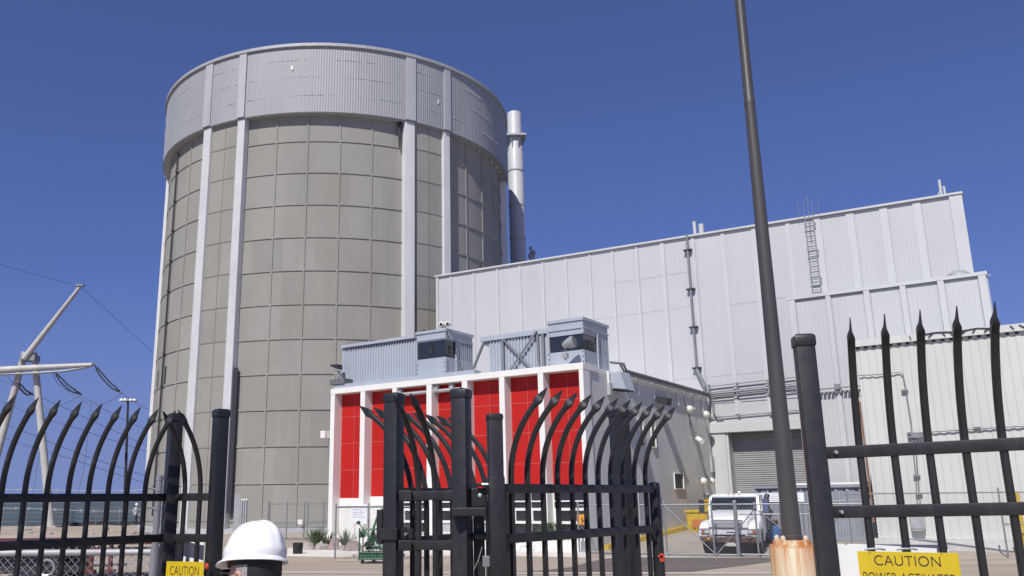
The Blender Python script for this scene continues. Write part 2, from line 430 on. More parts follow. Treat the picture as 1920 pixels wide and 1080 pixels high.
# ------------------------------------------------------------------ containment tower
M_['band_strip'] = mat('band_cover_strip', (.42,.43,.44), .5, .05, .06, .5, dirt=.3, dirt_col=(.30,.31,.31), dscale=.7)
M_['strip'] = mat('pale_cover_strip', (.66,.665,.67), .5, .05, .06, .5, dirt=.3, dirt_col=(.40,.40,.40), dscale=.7)
TCx, TCy = 70*math.sin(rad(-7.95)), 70*math.cos(rad(-7.95))
RZ = rad(-90 + 7.95)         # local +x points at the camera
tower = thing('containment_tower', 'huge round concrete reactor containment tower with pale metal band round its top', 'reactor tower', (TCx, TCy, 0), RZ)
NSEC = []   # wall sectors; buttresses every 62 degrees
BUT = [(-43.5, -28.0), (18.6, 34.0), (80.6, 96.1), (-105.6, -90.1), (142.6, 158.0), (-167.4, -151.9)]
def pol(a, r, z): return (r*math.cos(rad(a)), r*math.sin(rad(a)), z)
RW, RB, RS, RT = 13.6, 13.9, 14.12, 14.2
def ring_sector(mb, a0, a1, ri, ro, z0, z1, step=1.5):
    n = max(1, int(round((a1-a0)/step)))
    secs = []
    for i in range(n+1):
        a = a0 + (a1-a0)*i/n
        secs.append([pol(a, ri, z0), pol(a, ro, z0), pol(a, ro, z1), pol(a, ri, z1)])
    mb.loft(secs)
wall = MB().lathe([(RW, -1), (RW, 29.5)], 240).build('wall', M_['tower_conc'], tower, smooth=20)
b = MB()
for a0, a1 in BUT: ring_sector(b, a0+.05, a1-.05, RW-.2, RB, -1, 28.02, 1.0)
b.build('buttress', M_['tower_conc'], tower, smooth=20)
# ribs of the formwork grid
rb = MB()
BAYS = [(-28.0, 18.6), (34.0, 80.6), (-90.1, -43.5)]
ribz = [26.06 - 2.305*k for k in range(12)]
for a0, a1 in BAYS:
    for z in ribz: ring_sector(rb, a0, a1, RW-.05, RW+.055, z-.06, z+.06, 1.5)
    for k in range(1, 5):
        a = a0 + (a1-a0)*k/5
        da = .055/RW*57.3
        ring_sector(rb, a-da, a+da, RW-.05, RW+.057, -.5, 28.2, 1)
rb.build('ribs', M_['tower_conc'], tower, smooth=20)
jn = MB()
for a0, a1 in BUT[:4]:
    for z in ribz: ring_sector(jn, a0+3, a1-2.4, RB-.05, RB+.022, z-.03, z+.03, 1)
    a = (a0+a1)/2+.5
    ring_sector(jn, a-.06, a+.06, RB-.05, RB+.02, 0, 28, 1)
jn.build('joint_strips', mat('joint_strips', (.20,.19,.175), .9), tower)
# metal cover strips at both edges of each buttress, running up over the band
for a0, a1 in BUT:
    for p, q in ((a0, a0+3.1), (a1-2.4, a1)):
        s_ = MB(); ring_sector(s_, p, q, RW-.1, RS, -.5, 28.0, .8)
        for k in range(9):      # shallow flutes
            a = p + (q-p)*(k+.5)/9
            ring_sector(s_, a-.05, a+.05, RS-.03, RS+.025, -.4, 27.95, 1)
        s_.build('cover_strip', M_['strip'], tower, smooth=15)
        s_ = MB(); ring_sector(s_, p, q, RT+.01, RT+.10, 28.01, 33.0, .8); s_.build('band_strip', M_['band_strip'], tower, smooth=15)
# corrugated metal band
bd = MB(); n = 960; prof = []
for zz in (27.95, 33.0):
    ring = []
    for i in range(n*2):
        a = 360*i/(n*2); r = RT + (.0065 if (i//2) % 2 == 0 else -.0065)
        ring.append(pol(a, r, zz))
    prof.append(ring)
bd.loft(prof, cap=False)
inner = [[pol(360*i/180, RW-.02, 27.9) for i in range(180)], [pol(360*i/180, RT-.03, 27.9) for i in range(180)], [pol(360*i/180, RT-.03, 28.1) for i in range(180)]]
bd.loft(inner, cap=False)
band = bd.build('metal_band', M_['alu'], tower, smooth=12)
rim = MB().lathe([(RT-.3, 32.9), (RT+.16, 32.9), (RT+.16, 33.12), (RT-.3, 33.12)], 240).build('rim', M_['galv_light'], band, smooth=30)
# rows of fixing screws and little patches on the band
sm = MB()
for zz in (29.2, 30.6, 31.9):
    for i in range(900):
        a = -90 + 180*i/900
        if random.random() < .30 + .3*math.sin(a*.31+zz): sm.box(-.012,.012,-.012,.012,-.02,.02); 
        else: continue
        m = Matrix.Translation(pol(a, RT+.03, zz + random.uniform(-.03,.03)))
        sm.v[-8:] = [tuple(m @ Vector(p)) for p in sm.v[-8:]]
sm.build('screws', M_['grey_trim'], band)
pt = MB()
for a, z, w, h in ((-14, 31.3, .16, .30), (29.5, 30.0, .10, .3)):
    ring_sector(pt, a-w/14.2*28, a+w/14.2*28, RT+.02, RT+.05, z-h/2, z+h/2)
pt.build('repair_patch', M_['white_paint'], band)
MB().lathe([(RT-.2, 32.8), (5, 33.6), (.01, 34.0)], 96, cap=False).build('roof', M_['grey_trim'], tower, smooth=40)
# drainpipe, black standpipes, slots
dk = M_['dark_metal']
pp = MB().tube([pol(-62, RW+.16, 27.6), pol(-62, RW+.16, 1)], .06, 8)
for z in ribz[:11]: pp.add(*( (lambda q: (q.v, q.f))(MB().box(*(lambda c: (c[0]-.1,c[0]+.1,c[1]-.1,c[1]+.1,z-.06,z+.06))(pol(-62, RW+.14, z))))))
pp.build('drainpipe', dk, tower, smooth=40)
MB().tube([pol(17.4, RW+.2, 28.0), pol(17.4, RW+.2, 26.0)], [.16,.05], 8).build('bracket_pipe', dk, tower)
MB().beam(pol(-27.4, RW+.25, 1.2), pol(-27.4, RW+.25, 10.4), .2, .2).build('cable_duct', dk, tower)
sl = MB()
for a, z0, z1 in ((-61.2, 10.0, 11.3), (-69.5, 10.0, 11.2)): ring_sector(sl, a-.6, a+.6, RW-.2, RW+.02, z0, z1)
sl.build('slot_window', dk, tower)
hg = MB()
for k in range(5): ring_sector(hg, 50+k*5.1, 50.2+k*5.1, RW+.05, RW+.2, 27.7+.1*math.sin(k*2), 27.95)
hg.pieces('hanger', M_['side_conc'], tower)
MB().tube([pol(62, RT-.3, 33), pol(62, RT-.3, 36.6)], [.03,.012], 6).build('lightning_rod', dk, tower)
MB().lathe([(14.2, -.5), (14.2, .22), (13.7, .28)], 160).build('base_ring', M_['grey_trim'], tower, smooth=30)

# ------------------------------------------------------------------ vent stack
SX = 5.86
st = thing('vent_stack', 'tall pale vent pipe with bracketed platform rising behind the round tower', 'vent stack', (SX, 76.4, 0))
MB().lathe([(.72, 0), (.72, 33.6), (.66, 33.7), (.66, 37.5), (.62, 37.62)], 40).build('pipe', mat('stack_paint', (.47,.475,.485), .5, 0, .05, .4, dirt=.35, dirt_col=(.5,.5,.5), dscale=.8), st, smooth=40)
for z in (31.7, 28.3, 25.1, 21.6, 18.2):
    MB().lathe([(.73, z-.07), (.77, z-.07), (.77, z+.07), (.73, z+.07)], 40).build('flange', M_['grey_trim'], st, smooth=30)
pf = MB().box(-1.0, 1.0, -1.0, 1.0, 34.98, 35.16)
pf = pf.build('platform', M_['galv_light'], st)
br = MB()
for a in range(0, 360, 45):
    c, s_ = math.cos(rad(a+22)), math.sin(rad(a+22))
    br.beam((.70*c, .64*s_, 33.9), (.9*c, .9*s_, 35.0), .08)
br.build('bracket', M_['galv'], pf)
ob = MB()
for dx, dz, r in ((1.0,23.6,.16),(1.25,23.2,.2),(.95,22.9,.22)): ob.ell((dx, -2, dz), r, r, r*1.3, 10, 6)
ob.tube([(1.0,-2,20),(1.0,-2,23.6)], .07); ob.tube([(1.25,-2,20),(1.25,-2,23.3)], .09)
oo = ob.build('roof_instrument', M_['galv_light'], None, smooth=40, loc=(SX, 76.4, 0)); tag(oo, 'small cluster of roof instruments just right of the vent stack foot', 'instrument')
tp = MB().tube([(0,0,0),(0,0,6.2)], [.02,.012], 5).build('antenna_rod', dk, None, loc=(4.37, 76.0, 33.8))
tag(tp, 'thin antenna rod against the sky left of the vent stack top', 'antenna')

# ------------------------------------------------------------------ turbine hall
def zt(s): return 15.46 - .0236*s
tb = thing('turbine_hall', 'very large white ribbed turbine hall with grey roller door', 'industrial building', C0, ANG)
T0 = 14.2
SL, SR = -17.2, 12.38
w = MB()
def wallseg(b, s0, s1, z0, z1a, z1b, t0=T0, t1=T0+.4):
    b.hexa([(s0,t0,z0),(s1,t0,z0),(s1,t1,z0),(s0,t1,z0)], [(s0,t0,z1a),(s1,t0,z1b),(s1,t1,z1b),(s0,t1,z1a)])
DL, DR, DT = .86, 5.9, 5.03
wallseg(w, SL, DL, -.5, zt(SL), zt(DL)); wallseg(w, DL, DR, DT, zt(DL), zt(DR)); wallseg(w, DR, SR, -.5, zt(DR), zt(SR))
w.build('wall', M_['turbine'], tb)
g_ = MB(); HB = T0+11.0
g_.hexa([(SL,T0+.401,-.5),(SL+.3,T0+.401,-.5),(SL+.3,HB,-.5),(SL,HB,-.5)],[(SL,T0+.401,zt(SL)),(SL+.3,T0+.401,zt(SL)),(SL+.3,HB,zt(SL)),(SL,HB,zt(SL))])
g_.hexa([(SR-.35,T0+.401,-.5),(SR-.05,T0+.401,-.5),(SR-1.0,HB,-.5),(SR-1.3,HB,-.5)],[(SR-.35,T0+.401,zt(SR)),(SR-.05,T0+.401,zt(SR)),(SR-1.0,HB,zt(SR)),(SR-1.3,HB,zt(SR))])
g_.hexa([(SL+.301,HB-.3,-.5),(SR-1.301,HB-.3,-.5),(SR-1.301,HB,-.5),(SL+.301,HB,-.5)],[(SL+.301,HB-.3,zt(SL)),(SR-1.301,HB-.3,zt(SR)),(SR-1.301,HB,zt(SR)),(SL+.301,HB,zt(SL))])
g_.build('end_wall', M_['turbine'], tb)
MB().hexa([(SL+.3,T0+.4,zt(SL)-.5),(SR-.36,T0+.4,zt(SR)-.5),(SR-1.31,HB-.31,zt(SR)-.5),(SL+.3,HB-.31,zt(SL)-.5)],
          [(SL+.3,T0+.4,zt(SL)-.3),(SR-.36,T0+.4,zt(SR)-.3),(SR-1.31,HB-.31,zt(SR)-.3),(SL+.3,HB-.31,zt(SL)-.3)]).build('roof', M_['grey_trim'], tb)
bt = MB()
bs = [-16.03,-14.27,-12.53,-10.9,-9.33,-7.78,-6.25,-4.83,-3.36,-1.82,-.11,1.52,3.12,4.83,6.29,7.81,9.29,10.71]
for i, s0 in enumerate(bs):
    wd = .11 if i < 9 else (.2 if i < 14 else .34)
    z0 = DT+.9 if DL-.4 < s0 < DR else -.4
    bt.hexa([(s0-wd,T0-.045,z0),(s0,T0-.045,z0),(s0,T0-.002,z0),(s0-wd,T0-.002,z0)],[(s0-wd,T0-.045,zt(s0)),(s0,T0-.045,zt(s0)),(s0,T0-.002,zt(s0)),(s0-wd,T0-.002,zt(s0))])
for s0, s1 in ((SL-.02, SL+.16), (SR-.5, SR+.02)):
    bt.hexa([(s0,T0-.09,-.4),(s1,T0-.09,-.4),(s1,T0-.002,-.4),(s0,T0-.002,-.4)],[(s0,T0-.09,zt(s0)),(s1,T0-.09,zt(s1)),(s1,T0-.002,zt(s1)),(s0,T0-.002,zt(s0))])
bt.build('batten', M_['turbine_trim'], tb)
sj = MB()      # dark joint beside every batten, and the sheet laps
for i, s0 in enumerate(bs):
    if DL-.4 < s0 < DR: continue
    sj.hexa([(s0+.003,T0-.012,-.3),(s0+.05,T0-.012,-.3),(s0+.05,T0-.003,-.3),(s0+.003,T0-.003,-.3)],[(s0+.003,T0-.012,zt(s0)-.2),(s0+.05,T0-.012,zt(s0)-.2),(s0+.05,T0-.003,zt(s0)-.2),(s0+.003,T0-.003,zt(s0)-.2)])
for s0, s1, z in ((-9,-.2,11.7),(1.5,4.8,11.5),(-3,3,7.9),(-5,0,13.6)):
    sj.box(s0, s1, T0-.008, T0-.003, z, z+.025)
sj.build('seam', M_['grey_trim'], tb)
cp = MB(); cp.hexa([(SL-.1,T0-.14,zt(SL)+.02),(SR+.06,T0-.14,zt(SR)+.02),(SR+.06,T0+.4,zt(SR)+.02),(SL-.1,T0+.4,zt(SL)+.02)],[(SL-.1,T0-.14,zt(SL)+.12),(SR+.06,T0-.14,zt(SR)+.12),(SR+.06,T0+.4,zt(SR)+.12),(SL-.1,T0+.4,zt(SL)+.12)])
cp.build('coping', M_['turbine_trim'], tb)
# roller door in its recess
def ribbed(s0, s1, t, z0, z1, pitch, dep, vertical=False):
    """corrugated sheet facing -t; ribs run along s (or up if vertical)"""
    b = MB(); prof = []; a, e = (s0, s1) if vertical else (z0, z1)
    n = int((e-a)/pitch)
    for i in range(n+1):
        for f, d in ((0,0),(.3,0),(.45,-dep),(.85,-dep)):
            q = a + (i+f)*(e-a)/(n+1); prof.append((q, d))
    prof.append((e, 0))
    if vertical: b.loft([[(q, t+d, z0) for q, d in prof], [(q, t+d, z1) for q, d in prof]], close=False, cap=False)
    else: b.loft([[(s0, t+d, q) for q, d in prof], [(s1, t+d, q) for q, d in prof]], close=False, cap=False)
    return b
door = ribbed(DL, DR, T0+.62, 0, DT+.2, .105, .03).build('roller_door', mat('roller_door', (.33,.335,.345), .55, .05, .1, .6, stretch=(.2,1,6), dirt=.25, dscale=1), tb)
jb = MB(); jb.box(DL-.14, DL, T0-.1, T0+.65, 0, DT); jb.box(DL-.86, DL-.14, T0-.14, T0-.001, 0, DT); jb.box(DL-.86, DR, T0-.22, T0-.001, DT, DT+.5)
jb.pieces('door_frame', M_['turbine_trim'], tb, bevel=.02)
pk = MB()
for z, r, d in ((7.42,.025,.15),(7.28,.025,.16),(7.02,.065,.15),(6.84,.03,.18),(5.83,.03,.1)):
    pk.tube([(.1,T0-d,z-.02),(5.4,T0-d,z+.12)], r, 8)
pk.tube([(.25,T0-.18,6.8),(.25,T0-.18,6.1),(.4,T0-.18,5.85),(.7,T0-.15,5.84)], .05, 8)
for s0 in (.1,1.55,3.1,4.7): pk.box(s0-.06,s0+.02,T0-.2,T0-.005,6.8,7.5); pk.box(s0-.12,s0+.02,T0-.12,T0-.005,5.76,5.88)
pk.build('pipe_rack', M_['galv'], tb, smooth=40)
ld = MB()
for s0, s1 in ((.3,1.35),(1.62,2.95),(3.2,4.6)):
    for z in (6.55, 5.55): ld.box(s0, s1, T0-.03, T0-.003, z-.02, z+.03)
ld.pieces('flashing', M_['grey_trim'], tb)
# vertical pipe with strap brackets
vp = MB().tube([(-.45,T0-.2,15.6),(-.45,T0-.2,8.35)], .06, 10).tube([(-.45,T0-.2,8.35),(-.1,T0-.18,7.4)], .10, 10)
vp = vp.build('riser_pipe', M_['galv'], tb, smooth=40)
for z in (14.75, 12.6, 10.55, 8.4):
    MB().box(-.67, -.23, T0-.27, T0-.005, z-.035, z+.035).build('strap', M_['dark_metal'], vp)
# fixed ladder with hoop rails
lad = MB()
for s0 in (5.62, 6.02): lad.tube([(s0,T0-.28,11.0),(s0,T0-.28,15.5)], .024, 6)
for i in range(17): lad.tube([(5.62,T0-.28,11.1+i*.26),(6.02,T0-.28,11.1+i*.26)], .017, 6)
for z in (12.2,13.6,15.0): lad.beam((5.55,T0-.28,z),(6.1,T0-.28,z),.035); lad.beam((5.6,T0-.28,z),(5.6,T0-.01,z),.03); lad.beam((6.05,T0-.28,z),(6.05,T0-.01,z),.03)
for s0 in (5.35,5.62,6.02,6.3): lad.tube([(s0,T0-.25,15.2 if s0 in (5.62,6.02) else 15.4),(s0,T0-.1,16.3)], .012, 5)
lad.tube([(5.82,T0-.3,14.4),(5.82,T0-.1,16.5)], .02, 5)
lad.build('ladder', M_['galv'], tb, smooth=40)
vt = MB().tube([(-.25,T0+.6,15.2),(-.25,T0+.6,16.5)], .09, 8).tube([(.05,T0+.8,15.2),(.05,T0+.8,16.35)], .14, 8).box(-.3,.15,T0+.55,T0+.9,15.2,15.75)
tag(vt.build('roof_vent', M_['turbine_trim'], None, smooth=40, loc=C0), 'pair of short white vent pipes on the turbine hall roof edge', 'roof vent').rotation_euler = (0,0,ANG)
vt = MB().tube([(11.55,T0+.6,14.9),(11.55,T0+.6,16.25)], .06, 8).tube([(11.7,T0+.6,14.9),(11.7,T0+.6,15.9)], .05, 8).beam((11.4,T0+.6,15.5),(11.62,T0+.6,15.9),.04)
tag(vt.build('roof_vent', M_['turbine_trim'], None, smooth=40, loc=C0), 'thin pale mast on the far right end of the turbine hall roof', 'roof mast').rotation_euler = (0,0,ANG)

# ------------------------------------------------------------------ annex in front of the hall
AT = 9.0
an = thing('annex_block', 'lower white panelled annex with broad battens in front of the turbine hall', 'industrial building', C0, ANG)
AL, AR, AZ = 5.62, 13.1, 10.35
MB().hexa([(AL,AT,-.4),(AR,AT,-.4),(AR-.45,T0-.12,-.4),(AL,T0-.12,-.4)],[(AL,AT,AZ-.142),(AR,AT,AZ-.142),(AR-.45,T0-.12,AZ-.142),(AL,T0-.12,AZ-.142)]).build('wall', M_['turbine'], an)
b = MB(); b.box(AL-.03, AR+.03, AT-.112, AT+.3, AZ-.14, AZ); b.box(AL-.03, AL+.3, AT+.3, T0-.12, AZ-.14, AZ); b.hexa([(AR-.3,AT+.3,AZ-.14),(AR+.02,AT+.3,AZ-.14),(AR-.43,T0-.12,AZ-.14),(AR-.75,T0-.12,AZ-.14)],[(AR-.3,AT+.3,AZ),(AR+.02,AT+.3,AZ),(AR-.43,T0-.12,AZ),(AR-.75,T0-.12,AZ)])
b.build('coping', M_['turbine_trim'], an)
b = MB(); sj = MB()
for x0, x1 in ((1477,1489),(1547,1556),(1619,1630),(1688,1699),(1760,1772),(1838,1853)):
    s0, s1 = front(x0, 545, AT).x, front(x1, 545, AT).x
    b.box(s0, s1, AT-.1, AT-.002, -.3, AZ-.142)
    sj.box(s1+.002, s1+.045, AT-.012, AT-.003, -.3, AZ-.3); sj.box(s0-.045, s0-.002, AT-.012, AT-.003, -.3, AZ-.3)
b.build('batten', M_['turbine_trim'], an); sj.build('seam', M_['grey_trim'], an)
b = MB()
for i in range(150): b.box(AL+.3+i*.049, AL+.325+i*.049, AT-.05, AT-.003, AZ-.20, AZ-.145)
b.build('drip_edge', M_['grey_trim'], an)
pp = MB().tube([(AL,AT-.15,6.25),(9.2,AT-.15,6.3)], .035, 6); 
for i in range(14): pp.box(AL+.9+i*.16, AL+1.0+i*.16, AT-.2, AT-.003, 6.05, 6.12)
pp.box(AL-.25,AL+.2,AT-.2,AT-.02,6.15,6.25); pp.box(7.15,7.35,AT-.25,AT-.02,6.2,6.42)
pp.build('conduit', M_['galv'], an)
dv = MB().lathe([(.34,0),(.34,.28),(.44,.28),(.42,.42),(.25,.55),(.01,.6)], 24, (12.05, AT+1.6, AZ-.05))
tag(dv.build('roof_vent', M_['galv_light'], None, smooth=40, loc=C0), 'round mushroom vent on the annex roof against the hall wall', 'roof vent').rotation_euler = (0,0,ANG)

# ------------------------------------------------------------------ ribbed shed on the right
ST, HZ = 4.0, 7.36
sh = thing('ribbed_shed', 'off-white vertically ribbed metal shed on a grey footing at far right', 'shed', C0, ANG)
SHL, SHR = 8.98, 18.0
ribbed(SHL, SHR, ST, .5, HZ-.22, .27, .018, True).build('front_sheet', M_['shed'], sh)
b = MB(); b.box(SHL, SHR, ST+.01, AT-.15, .2, HZ-.25); b.build('body', M_['shed'], sh)
b = MB(); b.box(SHL-.1, SHR+.1, ST-.14, ST+.35, HZ-.24, HZ); b.box(SHL-.1, SHL, ST+.35, AT-.15, HZ-.24, HZ)
b.build('eaves_trim', mat('eaves_white', (.60,.60,.58), .5, 0, .05, 2, dirt=.3, dscale=2), sh)
b = MB()
for i in range(34): b.box(SHL+.02+i*.27, SHL+.13+i*.27, ST-.06, ST-.002, HZ-.32, HZ-.242)
b.build('closure', M_['dark_metal'], sh)
MB().box(SHL-.15, SHR+.2, ST-.35, ST+.2, -.3, .49).build('footing', M_['side_conc'], sh)
b = MB()
for i in range(11):
    s0 = 10.2 + random.random()*4; b.tube([(s0,ST-.16,HZ-.05),(s0+random.uniform(-.2,.2),ST-.18,HZ-.16)], .02, 5)
b.tube([(11.1,ST-.17,HZ-.06),(11.6,ST-.17,HZ-.02),(12.3,ST-.17,HZ-.07),(12.8,ST-.16,HZ-.02),(13.3,ST-.17,HZ-.08)], .02, 5)
b.build('roof_cable', M_['dark_metal'], sh)
def shp(x, y): q = front(x, y, ST-.09); return (q.x, q.y, q.z)
b = MB().tube([shp(1608,704), shp(1650,702), shp(1688,697), shp(1693,702), shp(1697,722), shp(1708,790), shp(1712,830)], .022, 6)
b.tube([shp(1707,812), shp(1770,808), shp(1840,803), shp(1930,798)], .028, 6)
b.tube([shp(1716,815), shp(1720,880), shp(1728,975)], .024, 6); b.tube([shp(1709,815), shp(1716,880), shp(1722,975)], .02, 6)
for x, y in ((1696,732),(1707,812),(1708,819),(1832,802),(1719,892),(1723,926)):
    q = shp(x, y); b.box(q[0]-.1, q[0]+.1, q[1]-.04, q[1]+.08, q[2]-.035, q[2]+.035)
b.box(shp(1712,818)[0]-.05, shp(1712,818)[0]+.35, ST-.16, ST-.01, shp(1712,818)[2]-.06, shp(1712,818)[2]+.1)
b.build('conduit', M_['galv'], sh, smooth=40)
b = MB(); q0 = shp(1709,985); b.box(q0[0], q0[0]+.42, ST-.25, ST-.06, q0[2]-.12, q0[2]+.55); b.box(q0[0]+.02, q0[0]+.40, ST-.24, ST-.07, q0[2]-.18, q0[2]-.13)
b.build('junction_box', M_['galv_light'], sh, bevel=.03)
b = MB().tube([(SHL-.12,ST+.2,5.2),(SHL-.12,ST+.2,1.0)], .035, 6); b.build('downpipe', mat('rusty_pipe', (.25,.13,.07), .8, 0, .3, 3), sh)

# ------------------------------------------------------------------ office building with red panels
ob_ = thing('office_building', 'low white office building with seven tall red panels between white fins', 'office building', C0, ANG)
FW, FH = -12.92, 6.96
COLS = [(-12.95,-12.70),(-11.13,-10.86),(-9.28,-9.04),(-7.40,-7.13),(-5.56,-5.30),(-3.73,-3.48),(-1.93,-1.69),(-.13,.05)]
b = MB(); b.box(FW+.02, -.002, .56, T0-.2, -.4, 6.7); b.build('wall', M_['side_conc'], ob_)
b = MB(); b.box(-12.97, .06, 0, 1.2, 6.71, 6.96); b.box(FW, -.001, 1.2, T0-.2, 6.702, 6.9); b.build('roof_slab', M_['white_paint'], ob_, bevel=.015)
cm = None
for s0, s1 in COLS: MB().box(s0, s1, .003, .555, -.1, 6.708).build('fin', M_['white_paint'], ob_)
for i in range(7):
    a, e = COLS[i][1]+.002, COLS[i+1][0]-.002; mid = (a+e)/2
    zb = 2.02 + .06*i
    bk = MB().box(a, e, .5, .556, zb, 6.708).build('red_panel', M_['red_panel'], ob_)
    g = MB()      # recessed-looking pale joints, 3 mm proud of the panel
    for z in (5.66, 4.46, 3.26): g.box(a, e, .496, .4997, z-.008, z+.008)
    g.box(mid-.007, mid+.007, .4955, .4995, zb, 6.7)
    g.box(a, a+.02, .494, .4993, zb, 6.7)
    g.build('joint', M_['joint'], bk)
    if i < 2:
        MB().box(a, e, .47, .556, -.1, zb-.002).build('lower_wall', M_['white_paint'], ob_)
    else:
        MB().box(a, e, .47, .556, -.1, .56).build('sill_wall', M_['white_paint'], ob_)
        wn_ = MB(); half = (e-a)/2
        for k in range(2):
            x0, x1 = a + k*half, a + (k+1)*half
            f = .05
            for z, h in ((.58,.05),(1.03,.10),(1.52,.10),(1.82,.05),(zb-.04,.07)): wn_.box(x0+f, x1-f, .44, .54, z-h/2, z+h/2)
            wn_.box(x0, x0+f, .44, .54, .56, zb-.002); wn_.box(x1-f, x1, .44, .54, .56, zb-.002)
            wn_.box(x0+f, x0+f+.07, .43, .5, 1.08, 1.47)
        fr = wn_.build('window', M_['white_paint'], ob_)
        MB().box(a+.02, e-.02, .50, .53, .57, zb-.01).build('pane', M_['dark_glass'], fr)
        if i in (3, 4):
            MB().box(a+.1, e-.1, .49, .499, .6, 1.0).build('blind', M_['grey_trim'], fr)
MB().box(-12.97, .06, -.7, -.02, -.05, .42).build('planter_wall', M_['white_paint'], ob_, bevel=.02)
# side wall fittings
def sp(x, y): q = side(x, y, 0); return q.y, q.z
def swin(t0, t1, z0, z1, bars=1):
    b = MB(); f = .035
    b.box(.002, .05, t0-f, t0, z0-f, z1+f); b.box(.002, .07, t1, t1+f, z0-f, z1+f); b.box(.002, .07, t0, t1, z0-f, z0); b.box(.002, .07, t0, t1, z1, z1+f)
    for i in range(bars): q = t0 + (t1-t0)*(i+1)/(bars+1); pass
    w_ = b.build('window', M_['white_paint'], ob_)
    MB().box(.001, .02, t0, t1, z0, z1).build('pane', M_['dark_glass'], w_)
    if bars:
        g = MB()
        for i in range(bars*2+1): q = t0 + (t1-t0)*(i+1)/(bars*2+2); g.box(.021, .035, q-.012, q+.012, z0, z1)
        g.build('window_bars', M_['dark_metal'], w_)
swin(8.67, 9.7, 2.3, 2.95, 2)
swin(5.05, 5.42, 4.05, 5.15, 0); swin(6.35, 6.72, 4.05, 5.15, 0)
swin(2.2, 2.75, 4.1, 5.0, 0)
swin(3.2, 3.9, .75, 2.3, 1); swin(6.3, 6.75, 1.15, 2.25, 0)
swin(12.5, 13.1, 1.15, 2.0, 0)
b = MB(); b.box(.003,.06,4.5,5.4,.25,2.2); b.build('side_door', M_['grey_trim'], ob_)
cb = MB()
for i, (dz, dx) in enumerate(((6.98,.1),(7.06,.16),(6.9,.14))):
    cb.tube([(-.2,3.0+.1*i,7.35),(dx,3.3+.15*i,7.32),(dx,3.7+.1*i,dz),(dx,13.9,dz-.05)], .05, 6)
cb.pieces('roof_conduit', M_['galv'], ob_, smooth=40)
hg = MB()
for t in (2.2, 2.75, 3.9, 5.1, 6.8, 8.4, 9.7, 10.75, 11.8, 12.95): hg.box(.01, .09, t, t+.05, 6.3-.02*t, 6.88)
for i in range(9): hg.box(.02, .12, 3.6+i*1.15, 4.5+i*1.15, 6.70, 6.76)
hg.pieces('hanger', M_['white_paint'], ob_)
bt_ = MB().box(.01,.16,2.1,2.35,5.9,6.4)
bt_.box(.005,.10,13.6,13.95,3.1,3.9).pieces('switch_box', M_['grey_trim'], ob_, bevel=.02)
# things fixed on the grey side wall
def on_wall(name, label, cat, t, z, group=None): return thing(name, label, cat, toW(0.0, t, z), ANG, group)
fl = on_wall('air_conditioner', 'pale boxy ventilation hood high on the grey side wall near the corner', 'ventilation hood', 2.35, 6.1)
MB().hexa([(.01,0,.1),(.7,.05,0),(.7,.95,0),(.01,.95,.1)], [(.01,0,.72),(.5,0,.75),(.5,.95,.75),(.01,.95,.72)]).build('hood', M_['booth'], fl, bevel=.03)
MB().hexa([(.05,.06,.03),(.66,.1,-.03),(.66,.9,-.03),(.05,.9,.03)], [(.05,.06,.09),(.66,.1,.012),(.66,.9,.012),(.05,.9,.09)]).build('louvre', M_['dark_metal'], fl)
fl = on_wall('floodlight', 'dark square floodlight on the grey side wall behind the curved fence tips', 'floodlight', 7.0, 5.9)
MB().hexa([(.1,.0,.1),(.55,.0,-.05),(.55,.5,-.05),(.1,.5,.1)], [(.2,0,.4),(.62,0,.28),(.62,.5,.28),(.2,.5,.4)]).build('housing', M_['dark_metal'], fl, bevel=.02)
MB().tube([(.01,.25,.35),(.15,.25,.3)], .05).build('arm', M_['galv'], fl)
LAMP = None
for x, y, lab in ((1285,768,'polished dome lamp high on the grey side wall, left of the upper pair'),
                  (1316,778,'polished dome lamp high on the grey side wall, right of the upper pair'),
                  (1311,903,'polished dome lamp low on the grey side wall, left of the lower pair'),
                  (1326,903,'polished dome lamp low on the grey side wall, right of the lower pair')):
    t, z = sp(x, y)
    if LAMP is None:
        LAMP = on_wall('dome_lamp', lab, 'wall lamp', t, z, 'polished dome lamps on the grey side wall')
        m = MB().lathe([(.10,0),(.17,.03),(.195,.1),(.17,.2),(.11,.27),(.02,.30)], 18); m.xf(Matrix.Rotation(rad(90), 4, 'Y')); m.xf(Matrix.Translation((.10,0,0)))
        m.build('reflector', M_['bulb_steel'], LAMP, smooth=60)
        MB().tube([(.01,0,.22),(.12,0,.22),(.16,0,.1)], .03).build('arm', M_['galv'], LAMP)
    else: dup_tree(LAMP, toW(0, t, z), lab)
fl = on_wall('security_camera', 'white bullet security camera on the grey side wall below a dome lamp', 'camera', 11.35, 4.68)
MB().tube([(.15,.25,-.02),(.55,-.2,-.22)], .12, 12).build('body', M_['white_paint'], fl, smooth=40)
MB().tube([(.01,0,.15),(.2,.15,.05)], .035).tube([(.02,-.05,.1),(.02,-.2,1.1)], .03).build('arm', M_['galv'], fl)
fl = thing('meter_box', 'small white box on the left edge of the red-panelled facade', 'box', toW(-13.1, -.08, 4.85), ANG)
MB().box(-.14,.14,-.25,.08,-.15,.18).build('box', M_['white_paint'], fl, bevel=.02)
MB().tube([(.1,.1,-.15),(.1,.1,-1.0)], .03).build('conduit', M_['galv'], fl)

